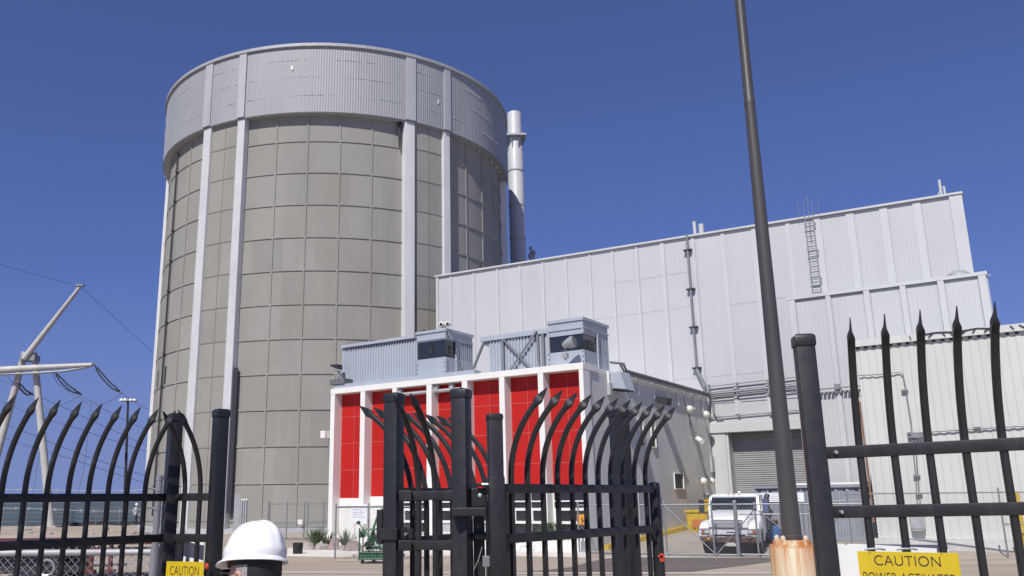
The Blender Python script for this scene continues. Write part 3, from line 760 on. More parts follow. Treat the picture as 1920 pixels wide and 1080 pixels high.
# rooftop shelter between two guard booths
rs = thing('rooftop_shelter', 'pale blue corrugated rooftop shelter wall with cross braces above the red panels', 'rooftop shelter', C0, ANG)
PT = .7
ribbed(-12.8, -8.5, PT, 7.0, 8.92, .155, .05, True).build('corrugated_sheet', M_['booth'], rs)
ribbed(-5.0, -1.8, PT+.6, 6.97, 8.55, .155, .05, True).build('corrugated_sheet', M_['booth'], rs)
b = MB(); b.box(-12.88,-8.48,PT-.16,PT+.5,8.95,9.08); b.box(-12.88,-12.74,PT-.05,PT+.1,6.97,8.95); b.box(-5.4,-1.8,PT+.48,PT+1.1,8.52,8.72)
b.box(-12.86,-8.5,PT+.1,PT+2.6,8.8,8.9); b.box(-12.86,-12.8,PT+.1,PT+2.6,6.97,8.8); b.box(-5.4,-1.8,PT+.7,PT+2.6,8.4,8.5)
b.build('frame', M_['booth'], rs)
b = MB()
for i in range(27): b.box(-12.75+i*.157,-12.66+i*.157,PT-.02,PT-.001,8.82,8.94)
b.build('closure', M_['dark_metal'], rs); b = MB()
for i in range(20): b.box(-4.98+i*.157,-4.89+i*.157,PT+.58,PT+.599,8.4,8.515)
b.build('closure', M_['dark_metal'], rs)
b = MB()
b.beam((-4.2,PT+.45,8.5),(-2.75,PT+.45,7.0),.07); b.beam((-2.55,PT+.42,8.65),(-4.0,PT+.42,7.0),.07)
for s0 in (-4.25,-2.55,-2.3): b.box(s0-.05,s0+.05,PT+.46,PT+.55,6.97,8.5)
b.beam((-6.3,PT+1.0,7.1),(-5.5,PT+.9,8.5),.09)
b.pieces('brace', M_['galv'], rs)
b = MB(); b.box(-12.9,-5.0,.12,.62,6.965,7.16); b.build('kerb', M_['booth'], rs, bevel=.02); MB().box(-13.1,-12.2,.05,.8,7.162,7.42).build('roof_box', mat('dark_grey_paint', (.13,.135,.145), .6), rs, bevel=.02)
b = MB().tube([toL(C0+Vector((0,0,0)))+Vector(p) for p in ((-9.35,.2,6.42),(-5.75,.2,6.42))], .08, 8)
for s0 in (-9.0,-7.0,-6.2): b.box(s0-.1,s0+.1,.12,.3,6.4,6.7)
b.build('drain_pipe', M_['galv_light'], rs)
def booth(name, label, s0, s1, t0, t1, z0, zt_, zw0, zw1, ts):
    r = thing(name, label, 'guard booth', C0, ANG)
    b = MB(); b.box(s0,s1,t0,t1,z0,zw0); b.box(s0,s1,t0,t1,zw1,zt_)
    b.box(s0+.03,s1-.03,ts,t1-.02,zw0,zw1)
    b.build('shell', M_['booth'], r, bevel=.012)
    b = MB(); b.box(s0-.04,s1+.05,t0-.05,t1+.06,zt_-.02,zt_+.1); b.box(s0-.03,s1+.04,t0-.04,t1+.04,zt_-.34,zt_-.29); b.box(s0-.03,s0+.06,t0-.04,t0+.06,z0,zt_-.35); b.box(s1-.05,s1+.03,t0-.03,t0+.06,z0,zw0-.02); b.box(s1-.05,s1+.03,t0-.03,t0+.06,zw1+.02,zt_-.36); b.box(s1-.02,s1+.05,ts-.06,ts+.06,z0,zt_-.36)
    b.build('trim', M_['booth'], r)
    MB().box(s0+.05,s1-.04,t0+.04,ts-.03,zw0-.01,zw1+.01).build('window_band', M_['dark_glass'], r)
    b = MB(); c = (s0+s1)/2; zc = (zw0+zw1)/2-.02
    b.box(c-.05,c+.05,t0+.0,t0+.035,zc-.16,zc+.16); b.box(c-.14,c-.1,t0+.02,t0+.037,zc-.2,zc+.2); b.box(c+.1,c+.14,t0+.02,t0+.037,zc-.2,zc+.2); b.box(s1-.038,s1-.0,(t0+ts)/2-.1,(t0+ts)/2+.05,zc-.16,zc+.16)
    b.build('gun_port', M_['dark_metal'], r)
    b = MB()
    for i in range(6):
        z = z0+.15+i*.2
        if z > zw0-.05: break
        for q in (s0+.02, s1-.02): b.box(q-.018,q+.018,t0-.06,t0-.045,z-.02,z+.02)
    for i in range(8): b.box(s1+.052,s1+.062,ts-.02,ts+.02,z0+.2+i*.22,z0+.24+i*.22)
    b.build('rivets', M_['dark_metal'], r)
    rb_ = MB()
    for i in range(int((t1-ts)/.16)): rb_.box(s1-.03,s1+.012,ts+.12+i*.16,ts+.18+i*.16,z0,zt_-.4)
    rb_.build('ribs', M_['booth'], r)
    return r
booth('guard_booth', 'pale blue steel guard booth with dark window band, left of two on the roof', -8.47, -6.87, PT, 2.8, 6.97, 9.12, 7.96, 8.72, 1.5)
booth('guard_booth', 'pale blue steel guard booth at the right corner of the roof behind a floodlight', -1.78, -.22, PT, 2.95, 6.965, 8.78, 7.58, 8.22, 1.95)
def floodlight(label, s, t, z, yaw, scale=1.0, rounded=False):
    r = thing('floodlight', label, 'floodlight', toW(s, t, z), ANG+yaw)
    MB().tube([(0,0,0),(0,0,.5*scale)], .04*scale, 8).box(-.1*scale,.1*scale,-.08*scale,.08*scale,.1*scale,.3*scale).build('post', M_['galv_light'], r)
    if rounded:
        m = MB().lathe([(.02,-.36),(.12,-.3),(.2,-.12),(.27,.1),(.30,.3),(.26,.34)], 20); m.xf(Matrix.Translation((.20,-.1,.66)) @ Matrix.Rotation(rad(76), 4, 'Y') @ Matrix.Scale(.78, 4))
        hs = m.build('housing', M_['galv_light'], r, smooth=50)
        m = MB().lathe([(.01,.30),(.2,.32),(.25,.352)], 20); m.xf(Matrix.Translation((.20,-.1,.66)) @ Matrix.Rotation(rad(76), 4, 'Y') @ Matrix.Scale(.78, 4)); m.build('lens', M_['dark_glass'], hs, smooth=50)
    else:
        MB().hexa([(-.36,-.22,.60),(.12,-.22,.42),(.12,.14,.42),(-.36,.14,.60)],[(-.36,-.22,.68),(.10,-.22,.66),(.10,.14,.66),(-.36,.14,.68)]).build('housing', M_['dark_metal'], r, bevel=.03)
        MB().hexa([(-.34,-.20,.575),(.10,-.20,.41),(.10,.12,.41),(-.34,.12,.575)],[(-.34,-.20,.59),(.10,-.20,.425),(.10,.12,.425),(-.34,.12,.59)]).build('lens', M_['lamp_glass'], r)
        MB().box(-.12,.02,-.08,.06,.22,.36).build('ballast', M_['galv_light'], r)
    return r
floodlight('dark tilted floodlight on the left end of the office roof', -12.72, .25, 7.45, 0.0, .75)
floodlight('rounded grey floodlight in front of the right guard booth at the roof corner', -.75, .15, 7.1, 0.0, 1.0, True)
cc = thing('security_camera', 'two small white security cameras on top of the left guard booth', 'cameras', toW(-6.98, .8, 9.22), ANG)
MB().ell((-.15,0,.2),.14,.2,.14).ell((.2,-.05,.17),.13,.18,.13).pieces('housing', M_['white_paint'], cc, smooth=60)
MB().ell((-.08,-.18,.19),.07,.05,.07).ell((.28,-.2,.16),.07,.05,.07).pieces('lens', M_['dark_glass'], cc, smooth=60)
MB().ell((-1.15,0,.02),.12,.12,.08).build('dome', M_['dark_glass'], cc, smooth=60)
MB().tube([(.0,0,0),(.0,0,.15)], .05).beam((0,.0,.05),(.35,.1,-.5),.06).build('bracket', M_['galv'], cc)

# ------------------------------------------------------------------ black ornamental fence and gates (foreground)
BK = M_['black']
def picket(zb, zs, R, th, n, w=.0265):
    """square steel picket, curving towards unit n at the top and ending in a pressed spear"""
    l = Vector((-n[1], n[0], 0)); N = Vector((n[0], n[1], 0))
    path = [(Vector((0,0,zb)), 0.0), (Vector((0,0,zs)), 0.0)]
    for i in range(1, 11):
        a = th*i/10; path.append((Vector((0,0,zs)) + N*(R*(1-math.cos(a))) + Z*(R*math.sin(a)), a))
    T = N*math.sin(th) + Z*math.cos(th); P = path[-1][0]
    secs = []
    def sec(p, a, wm, wl):
        m = N*math.cos(a) - Z*math.sin(a)
        c = .22*min(wm, wl)
        q = [(-1,-1,0),(1,-1,0),(1,1,0),(-1,1,0)]
        pts = []
        for sx, sy in ((-1,-1),(1,-1),(1,1),(-1,1)):
            for k in ((0,1) if sx*sy > 0 else (1,0)):
                pts.append(p + m*(sx*(wm/2 - (c if k else 0))) + l*(sy*(wl/2 - (0 if k else c))))
        secs.append(pts)
    for p, a in path: sec(p, a, w, w)
    for d, wm, wl in ((.02, w*1.04, w*1.0), (.038, w*1.42, w*1.0), (.046, w*1.60, w*.96), (.056, w*1.64, w*.76), (.065, w*1.56, w*.50), (.074, w*1.38, w*.26), (.100, w*.80, w*.17), (.128, w*.12, w*.13)):
        sec(P + T*d, th, wm, wl)
    return MB().loft(secs)
def nrm(x, y): d = math.hypot(x, y); return (x/d, y/d)
def panel(name, label, cat, pts, rails, zs, R, th, n, ends=(0,0), group=None, rail_w=.038, slope=0.0):
    """pts: picket positions in plan"""
    o = Vector((pts[0][0], pts[0][1], 0))
    r = thing(name, label, cat, o, 0, group)
    p0 = None
    for x, y in pts:
        d = Vector((x, y, 0)) - o; d.z = slope*math.hypot(d.x, d.y)
        if p0 is None: p0 = picket(.06, zs, R, th, n).build('picket', BK, r, smooth=25, loc=d)
        else: dup(p0, r, d)
    dr = (Vector((pts[-1][0], pts[-1][1], 0)) - o).normalized()
    a = -dr*ends[0]; e = Vector((pts[-1][0], pts[-1][1], 0)) - o + dr*ends[1]
    for z in list(rails) + [.18]:
        MB().beam(a + Z*(z + slope*a.dot(dr)), e + Z*(z + slope*e.dot(dr)), rail_w, .046).build('rail', BK, r, bevel=.003, smooth=30)
    return r
def post(label, p, ztop, w, rz, caph=.035, name='fence_post', cat='fence post'):
    r = thing(name, label, cat, (p[0], p[1], 0), rz, 'black square fence posts')
    h = w/2
    MB().box(-h,h,-h,h,-.05,ztop-caph).build('shaft', BK, r, bevel=.005, smooth=30)
    g = h + .004
    MB().loft([[(-g*k,-g*k,z),(g*k,-g*k,z),(g*k,g*k,z),(-g*k,g*k,z)] for k, z in ((1,ztop-caph-.012),(1,ztop-.012),(.93,ztop-.003),(.7,ztop+.003))]).build('cap', BK, r, bevel=.003, smooth=30)
    return r
def xy(px, py, Y): p = aY(px, py, Y); return (p.x, p.y)
def zz(px, py, Y): return aY(px, py, Y).z
def linspace(a, b, n): return [(a[0]+(b[0]-a[0])*i/(n-1), a[1]+(b[1]-a[1])*i/(n-1)) for i in range(n)]

# left panel: recedes to the right
A = xy(2, 932, 4.62); B = xy(271, 932, 5.36)
stp = ((B[0]-A[0])/7, (B[1]-A[1])/7)
ptsL = [(A[0]+stp[0]*i, A[1]+stp[1]*i) for i in range(-3, 8)]
nL = (math.cos(rad(-25)), math.sin(rad(-25)))
panel('picket_fence', 'long black fence of curved spear pickets in front of the sea and pylon', 'fence panel', ptsL, (1.975, 1.735), 2.0, .65, rad(36), nL, (.2,.16))
pE1 = xy(320, 930, 5.50); pW = xy(406.5, 930, 5.36)
post('black square fence post behind two crossed spear tips on the left', pE1, zz(321, 776, 5.5), .075, rad(38))
post('black square fence post just left of the white hard hat', pW, zz(410, 768, 5.36), .077, rad(40))
q0 = xy(346, 930, 5.47); q1 = xy(375, 930, 5.42)
panel('picket_fence', 'narrow black fence panel of two pickets above the small caution sign', 'fence panel', [q0, q1], (1.975, 1.735), 2.0, .60, rad(40), (math.cos(rad(-118)), math.sin(rad(-118))), (.08,.09))
# centre: pedestrian gate between two posts, open leaf behind
pA = xy(738, 930, 4.62); pB = xy(866.5, 930, 4.50)
post('black square fence post in the centre, left of the narrow gate panel', pA, zz(738, 738, 4.62), .080, rad(-28))
post('black square fence post in the centre, right of the narrow gate panel', pB, zz(866, 730, 4.50), .082, rad(-25))
q0 = xy(785, 930, 4.56); q1 = xy(816, 930, 4.53)
pg = panel('picket_fence', 'narrow black panel of two tall pickets between the two central posts', 'fence panel', [q0, q1], (zz(800, 929, 4.55), zz(800, 1022, 4.55)), 1.95, .50, rad(60), (math.cos(rad(-108)), math.sin(rad(-108))), (.10,.11))
for dx in (-.08, .17):
    for z in (zz(800, 929, 4.55), zz(800, 1022, 4.55)):
        MB().box(dx-.02, dx+.045, -.035, -.018, z-.026, z+.026).build('bracket', BK, pg, bevel=.004)
# rear leaf
q0 = xy(774, 930, 4.72); dd = nrm(.55, .83)
ptsR = [(q0[0]+dd[0]*.126*i, q0[1]+dd[1]*.126*i) for i in range(8)]
rl = panel('gate_leaf', 'black gate leaf seen edge-on behind the central posts, its spear tips bent left', 'gate leaf', ptsR, (1.985, 1.735), 1.9, .60, rad(54.6), (math.cos(rad(150)), math.sin(rad(150))), (.12,.05))
e_ = Vector((dd[0], dd[1], 0))*(.126*7+.1)
MB().box(e_.x-.035, e_.x+.035, e_.y-.035, e_.y+.035, .05, 1.98).build('stile', BK, rl, bevel=.005)
# open swing gate
pC = xy(930, 930, 4.40)
g0 = xy(959, 918, 4.47); g1 = xy(1211, 920, 5.50)
ptsG = linspace(g0, g1, 11)
nG = (math.cos(rad(-35)), math.sin(rad(-35)))
gt = panel('swing_gate', 'open black swing gate with eleven curved spear pickets in front of the grey wall', 'swing gate', ptsG, (zz(959, 916, 4.47), zz(959, 1009, 4.47)), 2.05, .50, rad(43.4), nG, (.12,.14))
o = Vector((ptsG[0][0], ptsG[0][1], 0)); dG = (Vector((*ptsG[-1], 0)) - o).normalized(); eG = Vector((*ptsG[-1], 0)) - o + dG*.11
cG = Vector((pC[0], pC[1], 0)) - o; aG = math.atan2(dG.y, dG.x)
def rbox(c, h, z0, z1, a):
    b = MB().box(-h, h, -h, h, z0, z1); b.xf(Matrix.Translation(c) @ Matrix.Rotation(a, 4, 'Z')); return b
zc = zz(930, 776, 4.4)
rbox(cG, .036, .05, zc-.02, rad(8)).build('stile', BK, gt, bevel=.005, smooth=30)
rbox(cG, .040, zc-.035, zc, rad(8)).build('stile_cap', BK, gt, bevel=.012, smooth=30)
rbox(cG, .040, zz(930, 905, 4.4)-.5, zz(930, 893, 4.4), rad(8)).build('sleeve', BK, gt, bevel=.008, smooth=30)
rbox(eG, .030, .05, zz(1222, 904, 5.6), aG).build('stile', BK, gt, bevel=.02, smooth=30)
for c, sgn in ((cG + dG*.05, 1), (eG - dG*.04, -1)):
    zr = zz(959, 1009, 4.47) - .02
    MB().loft([[c + Z*zr - Vector((-dG.y, dG.x, 0))*k, c + dG*(sgn*.06) + Z*zr - Vector((-dG.y, dG.x, 0))*k, c + Z*(zr-.06) - Vector((-dG.y, dG.x, 0))*k] for k in (-.015, .015)]).build('gusset', BK, gt)
ogp = aY(1241, 1046, 5.55)
b = MB()
for i in range(10):
    a = i*.9; b.ell((ogp.x-o.x+.012*math.cos(a)*(1+.4*math.sin(3*a)), ogp.y-o.y, ogp.z+.020*math.sin(a)), .009, .009, .008, 8, 5)
orr = thing('flagging_knot', 'knot of orange flagging tape on the end upright of the open gate', 'tape', (o.x, o.y, 0))
b.build('tape', M_['orange'], orr, smooth=60)
# latch and hinge hardware between the central post and the open gate
hz_ = Vector((pB[0], pB[1], 0))
lt = thing('gate_latch', 'black latch and chrome bolt between the central post and the open gate', 'gate latch', (pB[0], pB[1], 0))
def lp(px, py, Y=4.45): p = aY(px, py, Y); return (p.x-pB[0], p.y-pB[1], p.z)
def lbox(b, x0, y0, x1, y1, Y=4.45, d=.05):
    p = lp(x0, y1, Y); q = lp(x1, y0, Y); b.box(p[0], q[0], p[1]-d/2, p[1]+d/2, p[2], q[2])
b = MB(); lbox(b, 848, 951, 912, 968, 4.44, .10); lbox(b, 884, 915, 912, 951, 4.5, .06); lbox(b, 890, 1000, 912, 1010, 4.5, .05); lbox(b, 912, 928, 930, 942, 4.42, .05); lbox(b, 893, 905, 925, 913, 4.46, .05)
b.pieces('latch_plate', BK, lt, bevel=.006)
b = MB(); b.tube([lp(903, 908, 4.4), lp(920, 908, 4.4)], .007, 8); b.ell(lp(900, 929, 4.38), .012, .012, .012)
b.build('bolt', M_['chrome'], lt, smooth=40)
b = MB(); lbox(b, 889, 968, 908, 1090, 4.6, .06); b.build('hinge_upright', BK, lt, bevel=.005)
MB().tube([lp(904, 1025, 4.4), lp(897, 1050, 4.4), lp(888, 1069, 4.4)], .003, 5).build('wire', M_['galv'], lt)
b = MB(); lbox(b, 905, 1042, 918, 1063, 4.4, .03); b.build('hasp', M_['galv'], lt, bevel=.004)
cl = thing('hinge_clamp', 'black bolted clamp band round the left central post', 'hinge clamp', (pA[0], pA[1], 0), rad(-28))
b = MB(); z1 = zz(738, 1001, 4.6); b.box(-.052,.052,-.052,.052,z1-.03,z1+.03); b.box(-.085,-.05,-.03,.03,z1-.05,z1+.12); b.box(.05,.12,-.012,.012,z1-.025,z1+.025)
b.build('band', BK, cl, bevel=.004)
MB().tube([(.09,-.03,z1),(.09,.03,z1)], .007, 8).build('bolt', M_['galv'], cl)
# stout post behind the open gate
pE = xy(1168, 930, 5.75)
post('stout black square post standing behind the open gate', pE, zz(1168, 768, 5.75), .10, rad(20))
# right sliding gate
pD = xy(1537, 930, 3.5)
post('large black square fence post beside the lamp pole on the right', pD, zz(1512, 629, 3.5), .074, rad(-10))
r0 = xy(1612, 846, 3.44); dR = nrm(.885, -.465)
ptsD = [(r0[0]+dR[0]*.1195*i, r0[1]+dR[1]*.1195*i) for i in range(8)]
zr1, zr2 = zz(1614, 846.5, 3.44), zz(1622, 959, 3.44)
rg = panel('sliding_gate', 'black sliding gate with tall spike-tipped pickets leaning outward, yellow sign hung on it', 'sliding gate', ptsD, (zr1, zr2), 2.05, .90, rad(30), (math.cos(rad(-108)), math.sin(rad(-108))), (.135,.1), slope=.018)
for z, x in ((zr1-.002, -.088), (zr2-.002, -.092)):
    q = Vector((dR[0], dR[1], 0))*x
    b = MB().lathe([(.0008,.02),(.006,.018),(.008,.012),(.008,0)], 10); b.xf(Matrix.Translation(q + Vector((-.465*.021, -.885*.0215, z))) @ Matrix.Rotation(rad(90), 4, 'X')); b.build('screw', M_['chrome'], rg, smooth=40)
# ------------------------------------------------------------------ signs
def sign_frame(p, d):
    x = Vector((d[0], d[1], 0)); y = Vector((0,0,1)); z = x.cross(y)
    m = Matrix((x, y, z)).transposed().to_4x4(); m.translation = p; return m
def sign(name, label, tl, tr, Y0, Y1, hgt, lines, white=False):
    a = aY(*tl, Y0); b_ = aY(*tr, Y1); d = b_-a; d.z = 0; w = d.length; d.normalize()
    r = thing(name, label, 'sign', (a.x, a.y, 0))
    m0 = sign_frame(Vector((0,0,(a.z+b_.z)/2)), d)
    p = MB().box(0, w, -hgt, 0, 0, .003); p.xf(m0); p.build('plate', M_['sign_white'] if white else M_['sign_yellow'], r, bevel=.001)
    for txt, yy, size, sx in lines:
        text_mesh(txt, size*w, 'lettering', M_['sign_black'], r, m0 @ Matrix.Translation((w*.495, -yy*w, .0045)), sx*w)
    if not white:
        b = MB()
        for fx in (.13, .84): b.lathe([(.0019,.0034),(.0019,.0045),(.0008,.005)], 8, (w*fx, -.014*w, 0))
        b.xf(m0); b.build('rivet', M_['dark_metal'], r)
    return r, m0, w
sign('caution_sign', 'yellow CAUTION sign fixed to the pickets of the sliding gate on the right', (1607.5, 1036), (1796, 1034), 3.37, 3.20, .26,
     [('CAUTION', .147, .158, .655), ('POWER ACTIVATED', .325, .15, .915)])
sign('backing_board', 'plain white board behind the pickets of the sliding gate', (1566, 1022), (1776, 1019), 3.56, 3.40, .34, [], True)
b = MB()
for x in (1634, 1694):
    p = aY(x, 1030, 3.39); b.tube([(p.x-.035,p.y-.02,p.z),(p.x-.015,p.y-.035,p.z+.004),(p.x+.015,p.y-.04,p.z+.004),(p.x+.035,p.y-.03,p.z)], .004, 6)
tag(b.build('hose_clip', M_['galv_light'], smooth=40), 'two bright metal clips holding the yellow sign to the sliding gate pickets', 'clips')
sign('caution_sign', 'small yellow CAUTION sign low on the left fence next to the hard hat', (313, 1053), (383, 1053), 5.42, 5.32, .17,
     [('CAUTION', .285, .28, .77), ('POWER ACTIVATED', .55, .2, .93)])
sign('backing_board', 'white board behind the two pickets and small caution sign on the left', (326, 1006), (384, 1006), 5.56, 5.50, .36, [], True)
od = thing('reflector', 'small orange reflector on the post left of the hard hat', 'reflector', (0,0,0))
p = aY(388, 1062, 5.27); od.location = p
MB().ell((0,0,0),.012,.008,.018).build('lens', M_['orange'], od, smooth=50)

# ------------------------------------------------------------------ lamp pole
def pole_mat():
    k = NT('bronze_pole'); b = k.b; b.inputs['Roughness'].default_value = .42
    c = k.mix(k.ramp(k.noise(1.2, 5, (1,1,.25)), .3, .7), (.053,.049,.048), (.078,.073,.071))
    k.l(c, b.inputs['Base Color']); return k.m
def rust_mat():
    k = NT('rust_stained_base'); b = k.b; b.inputs['Roughness'].default_value = .85
    sx = k.n('ShaderNodeSeparateXYZ'); k.l(k.tc.outputs['Object'], sx.inputs[0])
    n1 = k.noise(6.5, 7, (1,1,.06), rough=.72)
    f = k.ramp(n1, .42, .66)
    top = k.math('SUBTRACT', sx.outputs[2], .35)
    f2 = k.math('MINIMUM', k.math('MAXIMUM', k.math('MULTIPLY', k.math('MULTIPLY', f, top), 1.7), 0), 1)
    c = k.mix(k.ramp(k.noise(2.2, 5, (1,1,.15)), .35, .65), (.60,.50,.30), (.66,.62,.52))
    c = k.mix(k.math('MULTIPLY', k.ramp(k.noise(2.5, 4, (1,1,.2)), .45, .7), .6), c, (.62,.47,.20))
    c = k.mix(f2, c, (.46,.17,.04))
    c = k.mix(k.math('MULTIPLY', k.ramp(k.noise(9, 6, (1,1,.3), rough=.7), .60, .72), .6), c, (.34,.10,.02))
    rimz = k.math('MULTIPLY', k.math('GREATER_THAN', sx.outputs[2], 1.17), k.ramp(k.noise(11, 5), .38, .6))
    c = k.mix(k.math('MULTIPLY', rimz, .85), c, (.46,.17,.04))
    k.l(c, b.inputs['Base Color']); k.bump(k.noise(30, 5), .3, .01); return k.m
px_ = aY(1484, 1008, 14)
lpz = px_.z - .02
lp_ = thing('lamp_pole', 'tall tapering dark bronze lamp pole in front of the white hall', 'lamp pole', (px_.x + .01, 14, 0))
MB().lathe([(.160, lpz-.01), (.158, lpz+.05), (.150, lpz+.06), (.138, 1.9), (.118, 4.3), (.104, 6.5), (.0885, 8.60), (.093, 8.60), (.091, 8.70), (.087, 8.72), (.082, 10.7), (.062, 15.5)], 36).build('pole', pole_mat(), lp_, smooth=35)
b = MB().beam((-.9,0,15.4),(.9,0,15.4),.09); b.build('arm', M_['dark_metal'], lp_)
for sgn in (-1, 1): MB().box(sgn*1.1-.3, sgn*1.1+.3, -.2, .2, 15.3, 15.52).build('lamp_head', M_['dark_metal'], lp_, bevel=.04)
lb = thing('concrete_pedestal', 'rust-stained pale round concrete base under the lamp pole', 'concrete base', (px_.x - .005, 14, 0))
MB().lathe([(.335,-.1),(.335,lpz-.10),(.325,lpz-.085),(.315,lpz-.085)], 40).build('pedestal', rust_mat(), lb, smooth=35)
MB().lathe([(.29,lpz-.084),(.27,lpz-.02),(.25,lpz-.012)], 40).build('grout', rust_mat(), lb, smooth=35)
for bx, by in ((-.175,-.14),(.17,-.14),(-.17,.15),(.17,.15)):
    b = MB().lathe([(.036,0),(.036,.03),(.028,.055),(.012,.068),(.003,.07)], 12, (bx, by, lpz-.013)); b.build('anchor_bolt', mat('bolt_cap', (.62,.50,.38), .7, 0, .2, 20), lb, smooth=40)

# ------------------------------------------------------------------ transmission pylon, wires, mast light
PY = 74.0
def P3(x, y, Y=PY): return aY(x, y, Y)
py = thing('transmission_pylon', 'white tubular steel transmission pylon with slanting mast and crossarm by the sea', 'pylon', (-36, PY, 0))
o = Vector((-36, PY, 0))
SW = M_['steel_white']
q = lambda x, y, Y=PY: P3(x, y, Y) - o
f1 = q(95, 986); f2 = q(-42, 985); t1 = q(64, 662); t2 = q(47, 660)
MB().tube([f1, t1], [.33,.27], 14).build('leg', SW, py, smooth=40)
MB().tube([f2, t2], [.33,.28], 14).build('leg', SW, py, smooth=40)
MB().tube([q(45, 673, PY-.5), q(149, 539, PY-.5)], [.28,.15], 14).build('mast', SW, py, smooth=40)
b = MB(); e = q(150, 536, PY-.5); b.box(e.x-.35, e.x+.35, e.y-.2, e.y+.2, e.z-.05, e.z+.1); b.build('mast_cap', M_['galv'], py)
MB().tube([q(-60, 697, PY-.9), q(60, 690, PY-.9), q(173, 684, PY-.9)], [.30,.27,.17], 14).build('crossarm', SW, py, smooth=40)
b = MB().tube([q(-30, 703, PY-.9), q(60, 700, PY-.9), q(120, 696, PY-.9), q(150, 691, PY-.9), q(172, 686, PY-.9)], .10, 6); b.build('tie', M_['galv'], py, smooth=40)
b = MB().beam(q(42, 672), q(70, 672), 1.0, .5); b.build('head_plate', M_['galv'], py)
MB().box(f1.x-.7, f1.x+.7, f1.y-.7, f1.y+.7, -.3, .12).build('footing', M_['curb_conc'], py)
INS = []
inm = mat('insulator_glass', (.07,.075,.08), .35, 0, .2, 8)
for (x0,y0),(x1,y1),lab in (((102,697),(151,739),'dark twin insulator string hanging from the middle of the pylon crossarm'),
                            ((176,683),(227,736),'dark twin insulator string hanging from the right tip of the pylon crossarm'),
                            ((34,716),(60,739),'dark insulator string hanging between the two pylon legs')):
    a = P3(x0,y0,PY-.9); c = P3(x1,y1,PY+.6)
    r = thing('insulator_string', lab, 'insulator', a, 0, 'insulator strings under the crossarm')
    d = c - a; perp = Vector((.7,0,.7)).normalized()*.13
    for sg in (-1, 1):
        pts = []; rr = []
        n = 44
        for i in range(n+1):
            u = i/n; p = d*u + Vector((0,0,-.28*math.sin(math.pi*u))) + perp*sg*min(1,4*min(u,1-u))
            pts.append(p); rr.append((.085 if i % 2 else .05) if .08 < u < .94 else .03)
        MB().tube(pts, rr, 8).build('insulator', inm, r)
    b = MB().ell(d, .12, .12, .12, 8, 6).ell((0,0,0), .1, .1, .1, 8, 6); b.build('fitting', M_['galv'], r)
    INS.append(c)
def wire(label, pts, r=.02, group='power lines below the pylon', name='power_line', m=None):
    P = [Vector(p) for p in pts]; out = []
    for i in range(len(P)-1):      # Catmull-Rom through the given points
        p0 = P[max(i-1,0)]; p1 = P[i]; p2 = P[i+1]; p3 = P[min(i+2,len(P)-1)]
        for k in range(6):
            t = k/6; out.append(.5*((2*p1)+(p2-p0)*t+(2*p0-5*p1+4*p2-p3)*t*t+(3*p1-p0-3*p2+p3)*t**3))
    out.append(P[-1]); b0 = out[0]
    w_ = MB().tube([p-b0 for p in out], r, 5).build(name, m or M_['dark_metal'], None, loc=b0)
    return tag(w_, label, 'power line', group)
wire('thin ground wire from the pylon mast tip running left across the sky', [P3(150,537,PY-.5), P3(75,517,72), P3(-20,490,70)], .016)
wire('thin ground wire from the pylon mast tip sloping down to the round tower', [P3(150,537,PY-.5), P3(215,595,80), P3(285,660,86)], .016)
wire('loose jumper cable looping under the crossarm to the left of the twin insulators', [P3(98,697,PY-.9), P3(110,720), P3(150,746), P3(170,758), P3(185,760), P3(207,752), P3(227,738)], .022)
wire('short jumper cable between the lower insulator end and the fence tips', [P3(151,741), P3(128,754), P3(108,763)], .018)
wire('power line from the left insulators sagging past the pylon legs', [P3(-5,750), P3(18,758), P3(62,778), P3(140,802), P3(230,832,80), P3(290,852,84)], .018)
wire('curved jumper cable under the crossarm beside the left pylon leg', [P3(13,704,PY-.9), P3(28,722), P3(52,743), P3(80,762), P3(96,766)], .018)
lab = 'thin dark power line sloping down to the right behind the fence tips and pylon leg'
for a_ in ([(227,736),(250,752),(290,775)], [(151,741),(175,755),(225,783),(290,812)], [(60,740),(100,755),(175,790),(290,842)],
           [(-10,790),(60,815),(150,851),(290,898)], [(-10,816),(60,838),(150,866),(290,912)], [(-10,712),(30,722)]):
    wire(lab, [P3(x, y, PY+.6+.05*max(0,x-60)) for x, y in a_], .018)
wire('thin upright cable dropping to the beach, nearer the pylon leg', [P3(88,766), P3(80,810), P3(62,925)], .014, 'upright cables')
wire('thin upright cable dropping to the beach, nearer the mast light', [P3(170,760), P3(160,860), P3(147,925)], .014, 'upright cables')
ml = thing('floodlight_mast', 'slim dark mast with a ring of floodlights left of the round tower', 'floodlight mast', (P3(233,985,79).x, 79, 0))
o = Vector(ml.location); zt_ = P3(240,752,79).z
MB().tube([(0,0,-.5),(P3(240,752,79).x-o.x,0,zt_)], [.16,.09], 10).build('mast', M_['dark_metal'], ml, smooth=40)
xm = P3(240,752,79).x - o.x
for dx in (-.52,-.2,.2,.55):
    b = MB().lathe([(.02,.1),(.2,.06),(.27,-.1),(.25,-.14)], 12, (xm+dx, -.1+.3*(dx>0), zt_+.12)); b.build('lamp', M_['bulb_steel'], ml, smooth=50)
MB().beam((xm-.6,0,zt_),(xm+.65,0,zt_),.1).build('crossbar', M_['dark_metal'], ml)

